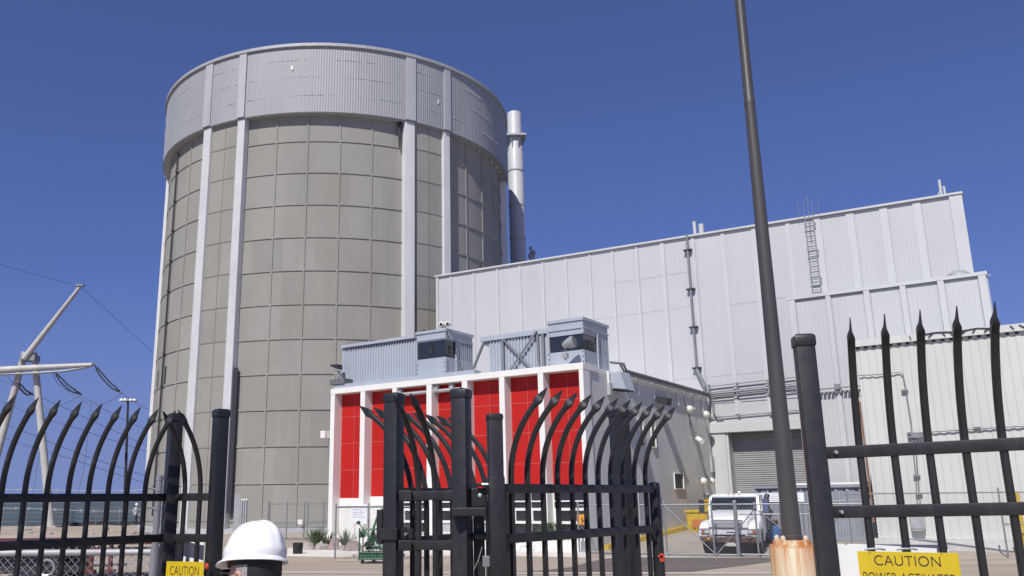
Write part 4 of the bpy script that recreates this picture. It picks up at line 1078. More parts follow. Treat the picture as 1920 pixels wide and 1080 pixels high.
# ------------------------------------------------------------------ chain-link
def chain(b, x0, x1, z0, z1, pitch, r, y=0.0):
    """two sets of diagonal wires in the x-z plane"""
    W_ = x1-x0; H_ = z1-z0; n = int((W_+H_)/pitch)
    for i in range(n+1):
        c = i*pitch
        a0, a1 = max(0, c-H_), min(W_, c)
        if a1-a0 < .02: continue
        b.tube([(x0+a0,y-r,z0+c-a0),(x0+a1,y-r,z0+c-a1)], r, 3, False)
        b.tube([(x0+a0,y+r,z1-(c-a0)),(x0+a1,y+r,z1-(c-a1))], r, 3, False)
    return b
GV = M_['galv']
# near fence, left
pc = P3(290, 1034, 8.5)
nf = thing('chain_link_fence', 'galvanized chain-link fence with thick top pipe, right behind the left black fence', 'chain-link fence', (pc.x, 8.5, 0))
MB().lathe([(.032,-.1),(.032,2.15),(.036,2.15),(.036,2.19),(.02,2.2)], 16).build('post', GV, nf, smooth=40)
MB().lathe([(.040,1.26),(.040,1.54)], 16).build('sleeve', GV, nf, smooth=40)
MB().lathe([(.045,1.08),(.045,1.12)], 16).build('collar', GV, nf, smooth=40)
MB().tube([(-4.5,0,1.50),(-.03,0,1.49)], .030, 12).build('top_rail', M_['galv_light'], nf, smooth=40)
chain(MB(), -4.5, -.05, .05, 1.60, .075, .0026).build('wire_mesh', M_['galv_light'], nf)
b = MB()
for z, s_ in ((2.075,.012),(1.895,.02)):
    pts = [(-4.5+i*.3, 0, z-.01+s_*math.sin(i*.8)) for i in range(15)] + [(0,0,z)]
    b.tube(pts, .0028, 4)
    for i in range(36):
        x = -4.45+i*.124; zz_ = z-.01+s_*math.sin((x+4.5)/.3*.8); b.beam((x-.012,0,zz_-.014),(x+.012,0,zz_+.014),.003); b.beam((x-.012,.01,zz_+.014),(x+.012,-.01,zz_-.014),.003)
b.build('barbed_wire', M_['galv_light'], nf)
b = MB()
for z in (2.075,1.9,1.66): b.tube([(.0,0,z-.02),(-.07,-.02,z),(-.1,0,z)], .012, 6); b.lathe([(.036,z-.03),(.036,z+.0)], 12)
b.pieces('clamp', GV, nf)
for x in (-2.2,-4.4): MB().lathe([(.028,-.1),(.028,1.48)], 12, (x,0,0)).build('line_post', GV, nf, smooth=40)
# trailer behind it
tx = P3(97, 1053, 23.5)
tr = thing('flatbed_trailer', 'low flatbed trailer with dark red deck behind the left chain-link fence', 'trailer', (tx.x, 23.5, 0))
dr_ = mat('dark_red_paint', (.11,.018,.016), .6, 0, .3, 3, dirt=.4, dirt_col=(.05,.03,.025), dscale=2)
MB().box(-2.2, 3.2, -.2, 1.6, .88, 1.0).build('deck', dr_, tr, bevel=.01)
MB().box(-2.2, 3.15, .1, .2, .60, .72).box(-2.2, 3.15, 1.3, 1.4, .62, .74).build('chassis', M_['dark_metal'], tr)
b = MB().box(-2.0, .62, .22, 1.2, .15, .88); b.build('tool_box', M_['dark_metal'], tr, bevel=.02)
for x in (0, ):
    for y in (-.22, 1.42):
        w_ = MB().lathe([(.2,-.1),(.31,-.1),(.335,-.06),(.335,.06),(.31,.1),(.2,.1)], 28, cap=False); w_.xf(Matrix.Translation((x,y+.05,.335)) @ Matrix.Rotation(rad(90),4,'X'))
        t_ = w_.build('wheel', M_['dark_rubber'], tr, smooth=40)
        w_ = MB().lathe([(.165,.05),(.17,.10),(.2,.115),(.215,.10),(.205,-.05),(.165,-.05)], 28, cap=False); w_.xf(Matrix.Translation((x,y+.05,.335)) @ Matrix.Rotation(rad(90),4,'X')); w_.build('rim', M_['chrome'], t_, smooth=40)
        w_ = MB().lathe([(.01,.07),(.05,.07),(.06,.03),(.165,.01),(.165,-.03),(.01,-.03)], 24); w_.xf(Matrix.Translation((x,y+.05,.335)) @ Matrix.Rotation(rad(90),4,'X')); w_.build('hub', M_['dark_metal'], t_, smooth=40)
for x in (1.05, 1.55):
    b = MB().beam((x,-.1,.9),(x+.02,-.1,.25),.09).beam((x-.05,-.1,.62),(x+.25,-.1,.86),.06).box(x-.12,x+.14,-.2,0,.18,.26); b.build('jack_stand', dr_, tr)
b = MB().beam((1.9,.2,.35),(3.3,.2,.33),.06).beam((.9,.3,.33),(1.9,.25,.35),.07); b.build('drawbar', M_['galv_light'], tr)
for x in (2.3, 2.9): MB().box(x, x+.05, -.21, -.2, .2, 1.35).build('stake', M_['dark_metal'], tr)
sk = P3(20, 1072, 21)
b = MB().hexa([(-.6,-.3,0),(.7,-.3,0),(.7,.3,0),(-.6,.3,0)],[(-.6,-.3,.18),(.1,-.3,.28),(.1,.3,.28),(-.6,.3,.18)])
tag(b.build('concrete_block', M_['curb_conc'], None, bevel=.02, loc=(sk.x, 21, .0)), 'pale wedge-shaped concrete block in front of the trailer', 'concrete block')

# fence posts far off on the beach
ff = thing('beach_fence', 'faint wire fence along the beach edge in front of the sea', 'wire fence', (-45, 77, 0))
for i in range(12): MB().tube([(i*2.0,0,-.2),(i*2.0,0,1.5)], .03, 5).build('post', GV, ff)
b = MB()
for z in (.4,.75,1.1,1.45): b.tube([(-3,0,z),(22,0,z)], .012, 4)
b.build('wire', M_['galv'], ff)
sb = P3(165, 983, 77.5)
b = MB().loft([[(x,-.5,0),(x+.1*math.sin(x),.0,.28+.08*math.sin(x*2.3)),(x,.6,0)] for x in [-1.6+i*.25 for i in range(32)]])
tag(b.build('seawall', M_['dark_metal'], None, loc=(sb.x, 77.6, .05)), 'low dark barrier strip along the far edge of the sand', 'barrier')
def rock(p, r, label, m, group='boulders on the gravel bed', seed=0):
    rnd = random.Random(seed); bm = bmesh.new(); bmesh.ops.create_icosphere(bm, subdivisions=3, radius=1)
    sx, sy, sz = r
    ph = [rnd.uniform(0, 6) for _ in range(6)]
    for v in bm.verts:
        c = v.co.normalized(); k = 1 + .16*math.sin(3*c.x+ph[0]) + .13*math.sin(4*c.y+ph[1]) + .14*math.sin(5*c.z+ph[2]) + .05*math.sin(9*c.x+7*c.y+ph[3])
        k = min(k, 1.08)
        v.co = Vector((c.x*sx*k, c.y*sy*k, max(-.25, c.z)*sz*k))
    me = bpy.data.meshes.new('boulder'); bm.to_mesh(me); bm.free(); me.materials.append(m); me.shade_smooth(); me.set_sharp_from_angle(angle=rad(22))
    o = bpy.data.objects.new('boulder', me); COL.objects.link(o); o.location = p; o.rotation_euler = (0,0,rnd.uniform(0,6))
    return tag(o, label, 'boulder', group)
mpink = mat('pink_rock', (.27,.20,.19), .9, 0, .25, 4, bump=.5, bscale=12); mgrey = mat('grey_rock', (.30,.28,.26), .9, 0, .25, 4, bump=.5, bscale=12)
for i, (x, y, r, lab, m) in enumerate(((662,1036,(.42,.3,.34),'pinkish boulder on the gravel bed left of the green cart', mpink),
        (626,1034,(.32,.25,.42),'tall pinkish boulder at the left foot of the red-panelled building', mpink),
        (605,1034,(.32,.25,.28),'grey boulder between two spiky plants', mgrey),
        (577,1034,(.34,.25,.30),'grey boulder beside the short black post', mgrey),
        (641,1034,(.2,.18,.16),'small grey stone between two pinkish boulders', mgrey),
        (1088,1037,(.33,.25,.22),'flat dark boulder near the right corner of the building', mgrey))):
    p = gz(x, y); rock((p.x, p.y, .07), r, lab, m, seed=i+3)
for i in range(16):
    p = P3(random.uniform(5,260), random.uniform(990,1004), 1); p = gz(random.uniform(0,265), random.uniform(990,1003))
    rock((p.x,p.y,.0), (random.uniform(.15,.4),.2,random.uniform(.1,.22)), 'small dark stone scattered on the sand beyond the left fence', mgrey, 'stones scattered on the sand', 40+i)

# ------------------------------------------------------------------ plants by the building
def leafmat(n, c): return mat(n, c, .6, 0, .35, 5)
lg = leafmat('agave_leaf', (.075,.115,.045)); lg2 = leafmat('shrub_leaf', (.045,.085,.03))
def agave(p, h, n, label, m, spread=.8, seed=1, cat='plant', name='spiky_plant'):
    rnd = random.Random(seed); b = MB()
    for i in range(n):
        a = rnd.uniform(0, 6.28); t = rnd.uniform(.1, spread); L_ = h*rnd.uniform(.6, 1.1); w = .035*rnd.uniform(.7,1.3)
        d = Vector((math.cos(a), math.sin(a), 0)); s_ = Vector((-d.y, d.x, 0)); c = []
        for k in range(5):
            u = k/4; q = d*(L_*t*u**1.2+.05) + Z*(L_*u*(1-.35*t*u)); wd = w*(1-u)*(1+.6*u)+.002
            c.append([q - s_*wd, q + Z*.012, q + s_*wd])
        b.loft(c, close=False, cap=False)
    o = b.build(name, m, None, loc=p); return tag(o, label, cat, 'plants along the gravel bed')
for x, y, h, n, lab, sd_ in ((590,1031,.95,90,'spiky green plant left of the white building corner',1),(613,1031,.75,60,'spiky green plant right beside the white building corner',2),(648,1033,.8,50,'spiky green plant between the boulders against the white wall',3)):
    p = gz(x, y); agave((p.x,p.y,.05), h, n, lab, lg, .75, sd_)
p = gz(1032, 1034); rnd = random.Random(5); b = MB()
for i in range(1500):
    a = rnd.uniform(0,6.28); r_ = abs(rnd.gauss(0,.38)); zc_ = rnd.uniform(.05,.95); r_ *= (1.15-zc_*.7)
    c = Vector((r_*math.cos(a)*1.6, r_*math.sin(a), zc_)); d = Vector((rnd.gauss(0,1),rnd.gauss(0,1),rnd.gauss(.4,.8))).normalized()*rnd.uniform(.06,.13); s_ = d.orthogonal().normalized()*.018
    b.add([c-s_, c+s_, c+d], [(0,1,2)])
sh_ = thing('shrub', 'dark feathery shrub behind the open gate below the office windows', 'shrub', (p.x, p.y, .05))
b.build('foliage', lg2, sh_)
b = MB()
for i in range(9): b.tube([(0,0,0),(rnd.gauss(0,.3),rnd.gauss(0,.2),rnd.uniform(.5,.85))], [.02,.006], 5)
b.build('stem', mat('bark', (.09,.07,.05), .9), sh_)
p = gz(558, 1042); b = MB().lathe([(.17,0),(.19,.42),(.17,.42),(.15,.05)], 16)
tag(b.build('planter', M_['dark_rubber'], None, smooth=30, loc=(p.x, p.y, .03)), 'short black pot at the left end of the gravel bed', 'pot')
# notice board on post at the building and amber board
p = toW(-10.2, -.9, 0); nb = thing('notice_board', 'white notice board on a post against the white wall behind the green cart', 'notice board', p, ANG)
MB().box(-.55,.35,-.03,.0,.95,1.75).build('board', M_['sign_white'], nb, bevel=.01)
b = MB()
for i in range(5): b.box(-.45,.2-.1*(i%2),-.034,-.031,1.62-i*.1,1.645-i*.1)
b.build('print_lines', M_['grey_trim'], nb); MB().box(-.42,-.36,-.0,.06,.0,1.7).build('post', M_['white_paint'], nb)
qa = front(1091, 984, -.5); ab = thing('amber_board', 'square amber board standing in front of the rightmost office windows', 'board', toW(qa.x, -.5, 0), ANG)
MB().box(-.18,.2,-.02,.02,qa.z-.0,qa.z+.36).build('board', M_['amber'], ab, bevel=.01); MB().box(-.02,.02,.022,.06,0,qa.z+.3).build('post', GV, ab)
# light metal screen post behind the gate by the windows
# ------------------------------------------------------------------ chain-link frames in the middle distance
def frame_fence(label, a, e, h, posts, mids=(), pitch=.11, diag=False, rails=None, r=.03, name='chain_link_fence', mesh=True, thick=None, barbed=False):
    a = Vector(a); e = Vector(e); d = e - a; L_ = math.hypot(d.x, d.y); an_ = math.atan2(d.y, d.x)
    t = thing(name, label, 'chain-link fence', a, an_)
    dz = d.z
    for i, x in enumerate(posts):
        rr = r*1.1
        if thick is not None and i in thick: rr = .065
        MB().lathe([(rr,-.2),(rr,h+.06),(rr*1.2,h+.06),(rr*.9,h+.12),(.01,h+.14)], 12, (x,0,dz*x/L_)).build('post', GV, t, smooth=40)
    for z in (rails or (h, .08)):
        MB().tube([(0,-.0,z),(L_,0,z+dz)], r*.9, 8).build('rail', GV, t, smooth=40)
    if diag:
        for x0, z0, x1, z1 in diag: MB().tube([(x0,-.04,z0),(x1,-.04,z1)], r*.7, 6).build('brace', GV, t, smooth=40)
    if mesh: chain(MB(), 0, L_, .06, h, pitch, .0028).build('wire_mesh', M_['galv_light'], t)
    return t
A_ = toW(.1, -1.0, 0); E_ = toW(5.47, -.2, 0)
Lc = (E_-A_).length
hc = 1.68
frame_fence('chain-link yard gate with crossed braces between the grey wall and the white truck', A_, E_, hc, (0, Lc*.57, Lc*.86, Lc), diag=((Lc*.57,1.66,Lc*.40,.9),(Lc*.40,.9,Lc*.28,.2),(Lc*.57,1.66,Lc*.86,.12),(Lc*.88,.12,Lc*1.13,1.62)), thick=(3,), r=.028)
A2 = E_; E2 = toW(9.4, .6, 0); L2 = (E2-A2).length
frame_fence('chain-link yard gate from the thick steel post past the lamp pole', A2 + bu*.08, E2, 1.62, (.55, 2.0, L2-.1), diag=((.5,1.6,1.95,.35),(2.05,.35,3.4,1.6)), rails=(1.36,1.68,.10), r=.026)
a3 = gz(628, 1048); e3 = gz(735, 1050); d3 = (e3-a3)
t3 = frame_fence('open chain-link gate frame standing in front of the green cart', a3, a3 + Vector((2.2, -1.0, 0)), 1.72, (0,), rails=(1.72,), r=.026, mesh=False)
chain(MB(), 0, 2.4, .1, 1.7, .11, .0025).build('wire_mesh', M_['galv_light'], t3)
frame_fence('second chain-link panel behind the green cart against the white wall', a3 + Vector((.03,.03,0)), a3 + Vector((3.0, -.1, 0)), 1.70, (1.1, 1.75, 2.9), rails=(1.70,), r=.024)
p0 = gz(502, 1012); p1 = gz(570, 1013); p2 = gz(617, 1014)
q_ = p1-p0; Lq = math.hypot(q_.x, q_.y)
frame_fence('pair of grey chain-link gates at the foot of the round tower', (p0.x,p0.y,0), (p2.x+.6,p2.y,0), 1.80, (0, Lq*.5, Lq*.97, Lq*1.06, Lq*1.48), rails=(1.78, .85, .62, .1), r=.028, thick=(0,))
b = MB().box(-.12,.12,-.06,.0,-.12,.12); pw = aY(563, 979, p1.y-.1)
tag(b.build('lock_box', M_['white_paint'], None, bevel=.02, loc=pw), 'small white box on the chain-link gates at the tower foot', 'box')
p0 = gz(437, 1003); 
ms = thing('metal_screen', 'dark ribbed metal screen and steel posts at the tower foot, behind the hard hat', 'metal screen', (p0.x, p0.y, 0), rad(-38))
ribbed(0, .55, 0, .0, 2.35, .11, .04, True).build('sheet', M_['grey_trim'], ms)
for x in (.65,.85,1.05): MB().box(x,x+.11,-.05,.06,-.1,1.95).build('post', M_['galv_light'], ms); MB().ell((x+.05,0,2.0),.07,.07,.07,10,6).build('lamp', M_['white_paint'], ms, smooth=60)
# fence on the right behind the sliding gate
p0 = gz(1867, 1046); 
rf = frame_fence('chain-link fence along the off-white shed behind the sliding gate', toW(8.3, 2.6, .05), toW(15, 1.9, .05), 1.95, (.1, 4.55, 4.95), rails=(1.93, ), r=.024, pitch=.12)
MB().tube([(4.55,0,1.0),(7,0,1.02)], .02).tube([(4.55,0,1.0),(6.2,0,.4)], .012).build('brace', GV, rf)
pb = MB().tube([(0,0,0),(0,0,1.85)], .06, 10); tag(pb.build('bollard', M_['yellow'], None, smooth=40, loc=toW(13.25, 3.2, .1)), 'slim pale yellow bollard against the shed at far right', 'bollard')
hr = thing('handrail', 'grey pipe handrail in front of the container, right of the lamp pole', 'handrail', toW(7.0, 2.9, .1), ANG)
for pts in ([(0,0,0),(0,0,1.55)], [(2.0,0,0),(2.05,0,1.68),(.3,0,1.62)], [(.3,0,0),(.3,0,1.62)], [(0,0,1.45),(.3,0,.9)]): MB().tube(pts, .03, 8).build('rail', GV, hr, smooth=40)

# ------------------------------------------------------------------ container and bins
ct = thing('shipping_container', 'grey-blue ribbed shipping container behind the lamp pole and truck', 'container', toW(4.28, 6.0, .30), ANG)
mc = mat('container_paint', (.27,.29,.33), .55, .1, .12, 1.0, dirt=.4, dirt_col=(.15,.14,.14), dscale=1.5)
Lc_ = 4.15; Hc = 2.02
ribbed(.08, Lc_-.08, 0.04, .12, Hc-.1, .22, -.035, True).build('side_sheet', mc, ct)
b = MB().box(.06,Lc_-.06,.1,2.2,.1,Hc-.06); b.build('body', mc, ct)
b = MB().box(0,Lc_,-.02,.08,Hc-.1,Hc).box(0,Lc_,-.02,.08,0,.12).box(0,.08,-.02,.08,.12,Hc-.1).box(Lc_-.08,Lc_,-.02,.08,.12,Hc-.1).box(0,.08,.08,2.25,Hc-.1,Hc).box(0,.08,.08,2.25,0,.12)
b.build('frame', mc, ct)
b = MB()
for i in range(9): b.box(.14+i*.44,.34+i*.44,.0,.035,Hc-.16,Hc-.102)
b.build('vent_slot', M_['dark_metal'], ct)
MB().box(1.15, Lc_+.02, -.03, 1.6, Hc+.003, Hc+.09).build('roof_board', M_['white_paint'], ct)
b = MB().box(.25,1.9,-.012,.0,Hc-.62,Hc-.27); lbp = b.build('label_panel', M_['sign_white'], ct)
b = MB()
for i in range(4): b.box(.32,1.75-.25*(i%2),-.016,-.013,Hc-.35-i*.07,Hc-.335-i*.07)
b.build('print_lines', M_['grey_trim'], lbp)
b = MB().box(3.0,3.1,-.012,.02,1.35,1.42).box(3.4,3.75,-.02,.02,.6,1.5); b.build('placard', M_['yellow'], ct) if False else None
MB().box(2.65,2.78,-.012,.03,1.28,1.38).build('placard', M_['yellow'], ct)
MB().box(.2,.5,.1,2,-.32,-.002).box(3.4,3.8,.1,2,-.32,-.002).build('skid', M_['dark_metal'], ct)
def bin_(label, s, t, z, w, h):
    r = thing('yellow_bin', label, 'bin', toW(s, t, z), ANG, 'yellow bins by the grey wall')
    MB().hexa([(-w/2,.02,0),(w/2,.02,0),(w/2,1.2,0),(-w/2,1.2,0)],[(-w/2-.05,-.05,h),(w/2+.05,-.05,h),(w/2+.05,1.25,h),(-w/2-.05,1.25,h)]).build('body', M_['yellow'], r)
    MB().box(-w/2-.1,w/2+.1,-.1,1.3,h+.002,h+.1).build('rim', M_['yellow'], r)
    b = MB()
    for i in range(int(w/.28)): b.box(-w/2+.1+i*.28,-w/2+.16+i*.28,-.06,.04,.05,h)
    b.build('rib', M_['yellow'], r); MB().box(-.2,.3,-.07,.0,.22,.55).build('label_plate', mat('faded_red', (.45,.14,.04), .6), r)
p = front(1311, 1000, 8.5); bin_('lower yellow ribbed bin left of the truck', 1.0, 8.5, ramp(1.0,8.5), .85, .85)
bin_('farther yellow bin behind, just above the left fender of the truck', 1.25, 10.4, ramp(1.2,10.4)+.2, 1.0, 1.0)

# ------------------------------------------------------------------ truck
M_['truck_white'] = mat('truck_white_paint', (.74,.75,.76), .3, 0, .03, 1, dirt=.18, dirt_col=(.45,.43,.40), dscale=1.5)
M_['truck_dark_metal'] = M_['dark_metal']  # plain dark metal under a second key
TW = M_['truck_white']
tk = thing('flatbed_truck', 'white bonneted flatbed truck parked behind the chain-link yard gate', 'truck', toW(4.98, .45, .0), ANG + rad(4))
tk.rotation_euler = (rad(1.6), 0, ANG + rad(9)); tk.scale = (1.03, 1.0, .955)
def rr(y, hw, z0, z1, cr, tw=None):
    tw = tw or hw
    return [(-hw,y,z0),(hw,y,z0),(hw,y,z1-cr*2),(tw+(hw-tw)*.3,y,z1-cr*.8),(tw-cr,y,z1),(-tw+cr,y,z1),(-tw-(hw-tw)*.3,y,z1-cr*.8),(-hw,y,z1-cr*2)]
MB().loft([rr(.0,.62,.72,1.24,.05,.54), rr(.05,.64,.70,1.31,.07,.56), rr(.7,.68,.70,1.42,.08,.61), rr(1.5,.74,.70,1.50,.09,.68)]).build('hood', TW, tk, bevel=.012, smooth=40)
for sg in (-1, 1):
    c = []
    for x, k in ((.52,1.0),(.80,1.0),(.93,.97),(.965,.90)):
        pr = [(x*sg, .02+(1-k)*.3, .66),(x*sg,.0+(1-k)*.3,.86),(x*sg,.10,1.0*k),(x*sg,.35,1.12*k),(x*sg,.8,1.18*k),(x*sg,1.2,1.10*k),(x*sg,1.5,.86*k),(x*sg,1.55,.62)]
        for i in range(9):
            a = math.pi*(i)/8; pr.append((x*sg, .80+.47*math.cos(a), .44+.47*math.sin(a)*1.0))
        c.append(pr)
    MB().loft(c).build('fender', TW, tk, smooth=35)
    hl = MB().box(sg*.60-.0,sg*.60+sg*.27,-.015,.05,.73,.90).build('headlight_bezel', mat('lamp_bezel', (.25,.24,.23), .4, .3, .1), tk, bevel=.01)
    MB().box(sg*.62,sg*.76,-.03,-.012,.76,.87).build('headlight', M_['lamp_glass'], hl, bevel=.008)
    MB().box(sg*.77,sg*.86,-.03,-.012,.75,.88).build('turn_lamp', mat('amber_lens', (.45,.13,.03), .3, 0, .1), hl, bevel=.008)
    w_ = MB().lathe([(.25,-.13),(.40,-.13),(.43,-.09),(.43,.09),(.40,.13),(.25,.13)], 32, cap=False); w_.xf(Matrix.Translation((sg*.80,.80,.43)) @ Matrix.Rotation(rad(90),4,'Y')); t_ = w_.build('wheel', M_['dark_rubber'], tk, smooth=40)
    w_ = MB().lathe([(.01,.02),(.09,.02),(.1,.06),(.2,.05),(.255,.12),(.255,-.12),(.01,-.12)], 24); w_.xf(Matrix.Translation((sg*.80,.80,.43)) @ Matrix.Rotation(rad(90*sg),4,'Y')); w_.build('rim', M_['grey_trim'], t_, smooth=40)
    w_ = MB().lathe([(.25,-.25),(.40,-.25),(.43,-.21),(.43,.21),(.40,.25),(.25,.25),(.2,.1),(.01,.1)], 28); w_.xf(Matrix.Translation((sg*.72,4.9,.43)) @ Matrix.Rotation(rad(90),4,'Y')); w_.build('wheel', M_['dark_rubber'], tk, smooth=40)
    b = MB().tube([(sg*.86,1.62,1.42),(sg*1.05,1.45,1.42)], .014, 6).tube([(sg*.86,1.62,1.86),(sg*1.05,1.45,1.86)], .014, 6).box(sg*1.06-.09,sg*1.06+.09,1.40,1.46,1.40,1.88)
    b.build('mirror', mat('mirror_blue', (.10,.12,.22), .35, .2, .1) if sg > 0 else M_['dark_metal'], tk, bevel=.01)
b = MB()
for i in range(7): b.box(-.47,.47,-.020,-.0,.910+i*.050,.918+i*.050)
b.build('grille', M_['dark_metal'], tk)
MB().box(-.06,.22,-.012,-.001,.785,.815).build('name_plate', M_['dark_metal'], tk)
bp = MB().box(-.90,.90,-.14,-.02,.46,.66).build('bumper', mat('rusty_chrome', (.16,.11,.09), .4, .5, .3, 4, dirt=.6, dirt_col=(.14,.06,.03), dscale=4), tk, bevel=.03)
b = MB()
for i in range(10): b.ell((-.55+i*.05, -.15, .645+.01*(i%2)), .03,.015,.02,8,5)
b.build('strap_bundle', M_['grey_trim'], bp)
MB().box(-.1,.25,-.16,-.143,.34,.40).box(-.05,.2,-.13,-.1,.36,.46).build('plate', M_['side_conc'], bp)
for x in (-.62,.32): MB().lathe([(.01,0),(.05,0),(.06,.03)], 12, (x,-.17,.55)).ell((x,-.17,.57),.05,.03,.05,10,6).build('fog_lamp', M_['amber'], bp, smooth=50)
MB().box(-.70,.70,0,1.4,.30,.68).box(-.66,-.4,1.5,6.2,.45,.62).box(.4,.66,1.5,6.2,.45,.62).build('chassis', M_['dark_metal'], tk)
# cab
cb = MB()
def cabsec(y, hw, z0, z1, cr): return [(-hw,y,z0),(hw,y,z0),(hw,y,1.45),(hw*.96,y,z1-cr),(hw*.93-cr,y,z1),(-hw*.93+cr,y,z1),(-hw*.96,y,z1-cr),(-hw,y,1.45)]
lo = [(-.86,1.5,.6),(.86,1.5,.6),(.86,2.95,.6),(-.86,2.95,.6)]; hi = [(-.86,1.5,1.47),(.86,1.5,1.47),(.86,2.95,1.47),(-.86,2.95,1.47)]
cb.hexa(lo, hi)
cab = cb.build('cab', TW, tk, bevel=.03, smooth=40)
rf_ = MB().loft([[(-.80,1.78,1.93),(.80,1.78,1.93),(.82,2.93,1.93),(-.82,2.93,1.93)],[(-.80,1.76,2.0),(.80,1.76,2.0),(.82,2.95,2.0),(-.82,2.95,2.0)],[(-.70,1.88,2.05),(.70,1.88,2.05),(.72,2.85,2.05),(-.72,2.85,2.05)]]).build('roof', TW, cab, bevel=.02, smooth=40)
b = MB()
for x in (-.86+.05, .86-.05):
    b.beam((x,1.53,1.46),(x*.965,1.80,1.95),.09,.07); b.beam((x,2.35,1.46),(x*.97,2.35,1.95),.06); b.beam((x,2.9,1.46),(x*.97,2.9,1.95),.1)
b.pieces('pillar', TW, cab)
MB().beam((0,1.525,1.46),(0,1.79,1.95),.02).build('divider', M_['dark_rubber'], cab)
MB().hexa([(-.80,1.54,1.46),(.80,1.54,1.46),(.80,1.57,1.46),(-.80,1.57,1.46)],[(-.77,1.80,1.95),(.77,1.80,1.95),(.77,1.83,1.95),(-.77,1.83,1.95)]).build('windshield', M_['dark_glass'], cab)
for sg in (-1,1): MB().box(sg*.80-.01,sg*.80+.01,1.75,2.9,1.46,1.94).build('side_window', M_['dark_glass'], cab)
MB().box(-.8,.8,2.90,2.93,1.46,1.94).build('rear_window', M_['dark_glass'], cab)
for x in (-.18,0,.18): MB().ell((x,1.83,2.04),.04,.04,.025,10,5).build('marker_lamp', mat('marker_lens', (.40,.16,.05), .3, 0, .1), rf_, smooth=50)
MB().lathe([(.05,0),(.05,.08),(.02,.12),(.01,.13)], 10, (.12,2.3,2.04)).build('beacon', M_['lamp_glass'], rf_, smooth=50)
for sg in (-1,1):
    d_ = MB().box(sg*.862,sg*.875,1.72,2.75,.68,1.44).build('door', TW, cab, bevel=.006); MB().box(sg*.876,sg*.9,2.55,2.7,1.2,1.25).build('handle', M_['dark_metal'], d_)
MB().tube([(.92,3.05,.7),(.92,3.05,1.85),(.95,3.15,1.98)], .09, 10).build('exhaust_stack', M_['dark_metal'], tk, smooth=40)
b = MB().box(-.95,.95,3.0,3.08,.9,1.75); b.build('headboard', M_['dark_metal'], tk)
MB().box(-.97,.97,3.1,6.3,.80,.92).build('bed', mat('rusty_bed', (.12,.07,.055), .8, 0, .3, 3), tk, bevel=.01)
b = MB().lathe([(.24,0),(.25,.1),(.24,.2),(.25,.3),(.24,.75)], 20); b.xf(Matrix.Translation((.99,3.3,.55)) @ Matrix.Rotation(rad(-90),4,'X')); b.build('fuel_tank', mat('blue_tank', (.05,.13,.32), .45, 0, .2, 3, dirt=.4), tk, smooth=40)
for i in range(4):
    b = MB(); ctr = (.6-.05*i, 4.2+i*.25, 1.03); b.tube([(ctr[0]+.34*math.cos(a), ctr[1]+.1*math.sin(a), ctr[2]+.22+.2*math.sin(a*1)) for a in [2*math.pi*k/18 for k in range(19)]], .05, 6); b.build('hose_coil', M_['dark_rubber'], tk, smooth=40)

# ------------------------------------------------------------------ green cart
gp = gz(700, 1056); gc = thing('utility_cart', 'green wheeled utility cart with hoses and a raised hooked arm', 'cart', (gp.x, gp.y, 0), rad(-6))
GR = mat('green_paint', (.035,.105,.06), .5, 0, .25, 6, dirt=.35, dirt_col=(.10,.12,.09), dscale=5); GR2 = mat('green_hose', (.05,.17,.08), .5, 0, .2, 8)
b = MB().box(-.40,.48,-.28,.28,.12,.16)
for x in (-.40,.48):
    for y in (-.28,.28): b.tube([(x,y,.1),(x,y,1.08 if x < 0 else .9)], .022, 8)
for z in (.16,.34,.52,1.02): b.tube([(-.40,-.28,z),(.48,-.28,z)], .016, 6).tube([(-.40,.28,z),(.48,.28,z)], .016, 6).tube([(-.40,-.28,z),(-.40,.28,z)], .016, 6)
for i in range(9): b.tube([(-.38+i*.105,-.28,.16),(-.38+i*.105,-.28,.52)], .009, 5)
b.build('frame', GR, gc)
b = MB().box(-.38,.46,-.26,.26,.162,.36); b.build('tray', GR, gc, bevel=.03)
b = MB().tube([(-.46,-.1,1.22),(-.30,-.1,1.02),(.05,-.1,.56),(-.2,-.1,.3)], .02, 7).tube([(-.2,-.15,.42),(-.02,-.15,.95),(.12,-.15,1.35),(.24,-.15,1.58),(.32,-.15,1.66)], [.035,.035,.04,.05,.045], 8).tube([(.15,-.12,1.4),(.3,-.12,1.12),(.5,-.12,.86)], .018, 6).tube([(-.25,-.05,1.05),(.5,-.05,1.05)], .012, 6).tube([(0,-.12,.95),(.35,-.12,.78)], .014, 6)
b.build('arm', GR2, gc, smooth=50)
MB().ell((-.48,-.1,1.24),.075,.05,.06,10,6).build('handle_knob', GR, gc, smooth=50); MB().box(-.42,-.26,-.14,-.04,.78,.98).build('box', GR, gc, bevel=.01)
b = MB().ell((-.08,-.15,.56),.20,.16,.13,16,8).ell((.02,-.12,.78),.11,.1,.12,12,7).tube([(.0,-.12,.8),(.02,-.12,1.0)],.05,8); b.build('pump', M_['dark_rubber'], gc, smooth=50)
rnd = random.Random(9)
b = MB()
for i in range(16):
    c = Vector((rnd.uniform(-.1,.42), -.2+rnd.uniform(-.1,.1), rnd.uniform(.4,.88))); R_ = rnd.uniform(.08,.18); t0_ = rnd.uniform(0,6)
    b.tube([c + Vector((R_*math.cos(a+t0_), rnd.uniform(-.02,.02), R_*math.sin(a+t0_)*.8)) for a in [k*.45 for k in range(13)]], .013, 5)
b.build('hose', GR2, gc, smooth=60)
b = MB().box(.0,.4,-.24,-.2,.42,.62); b.build('tag_board', M_['galv_light'], gc) 
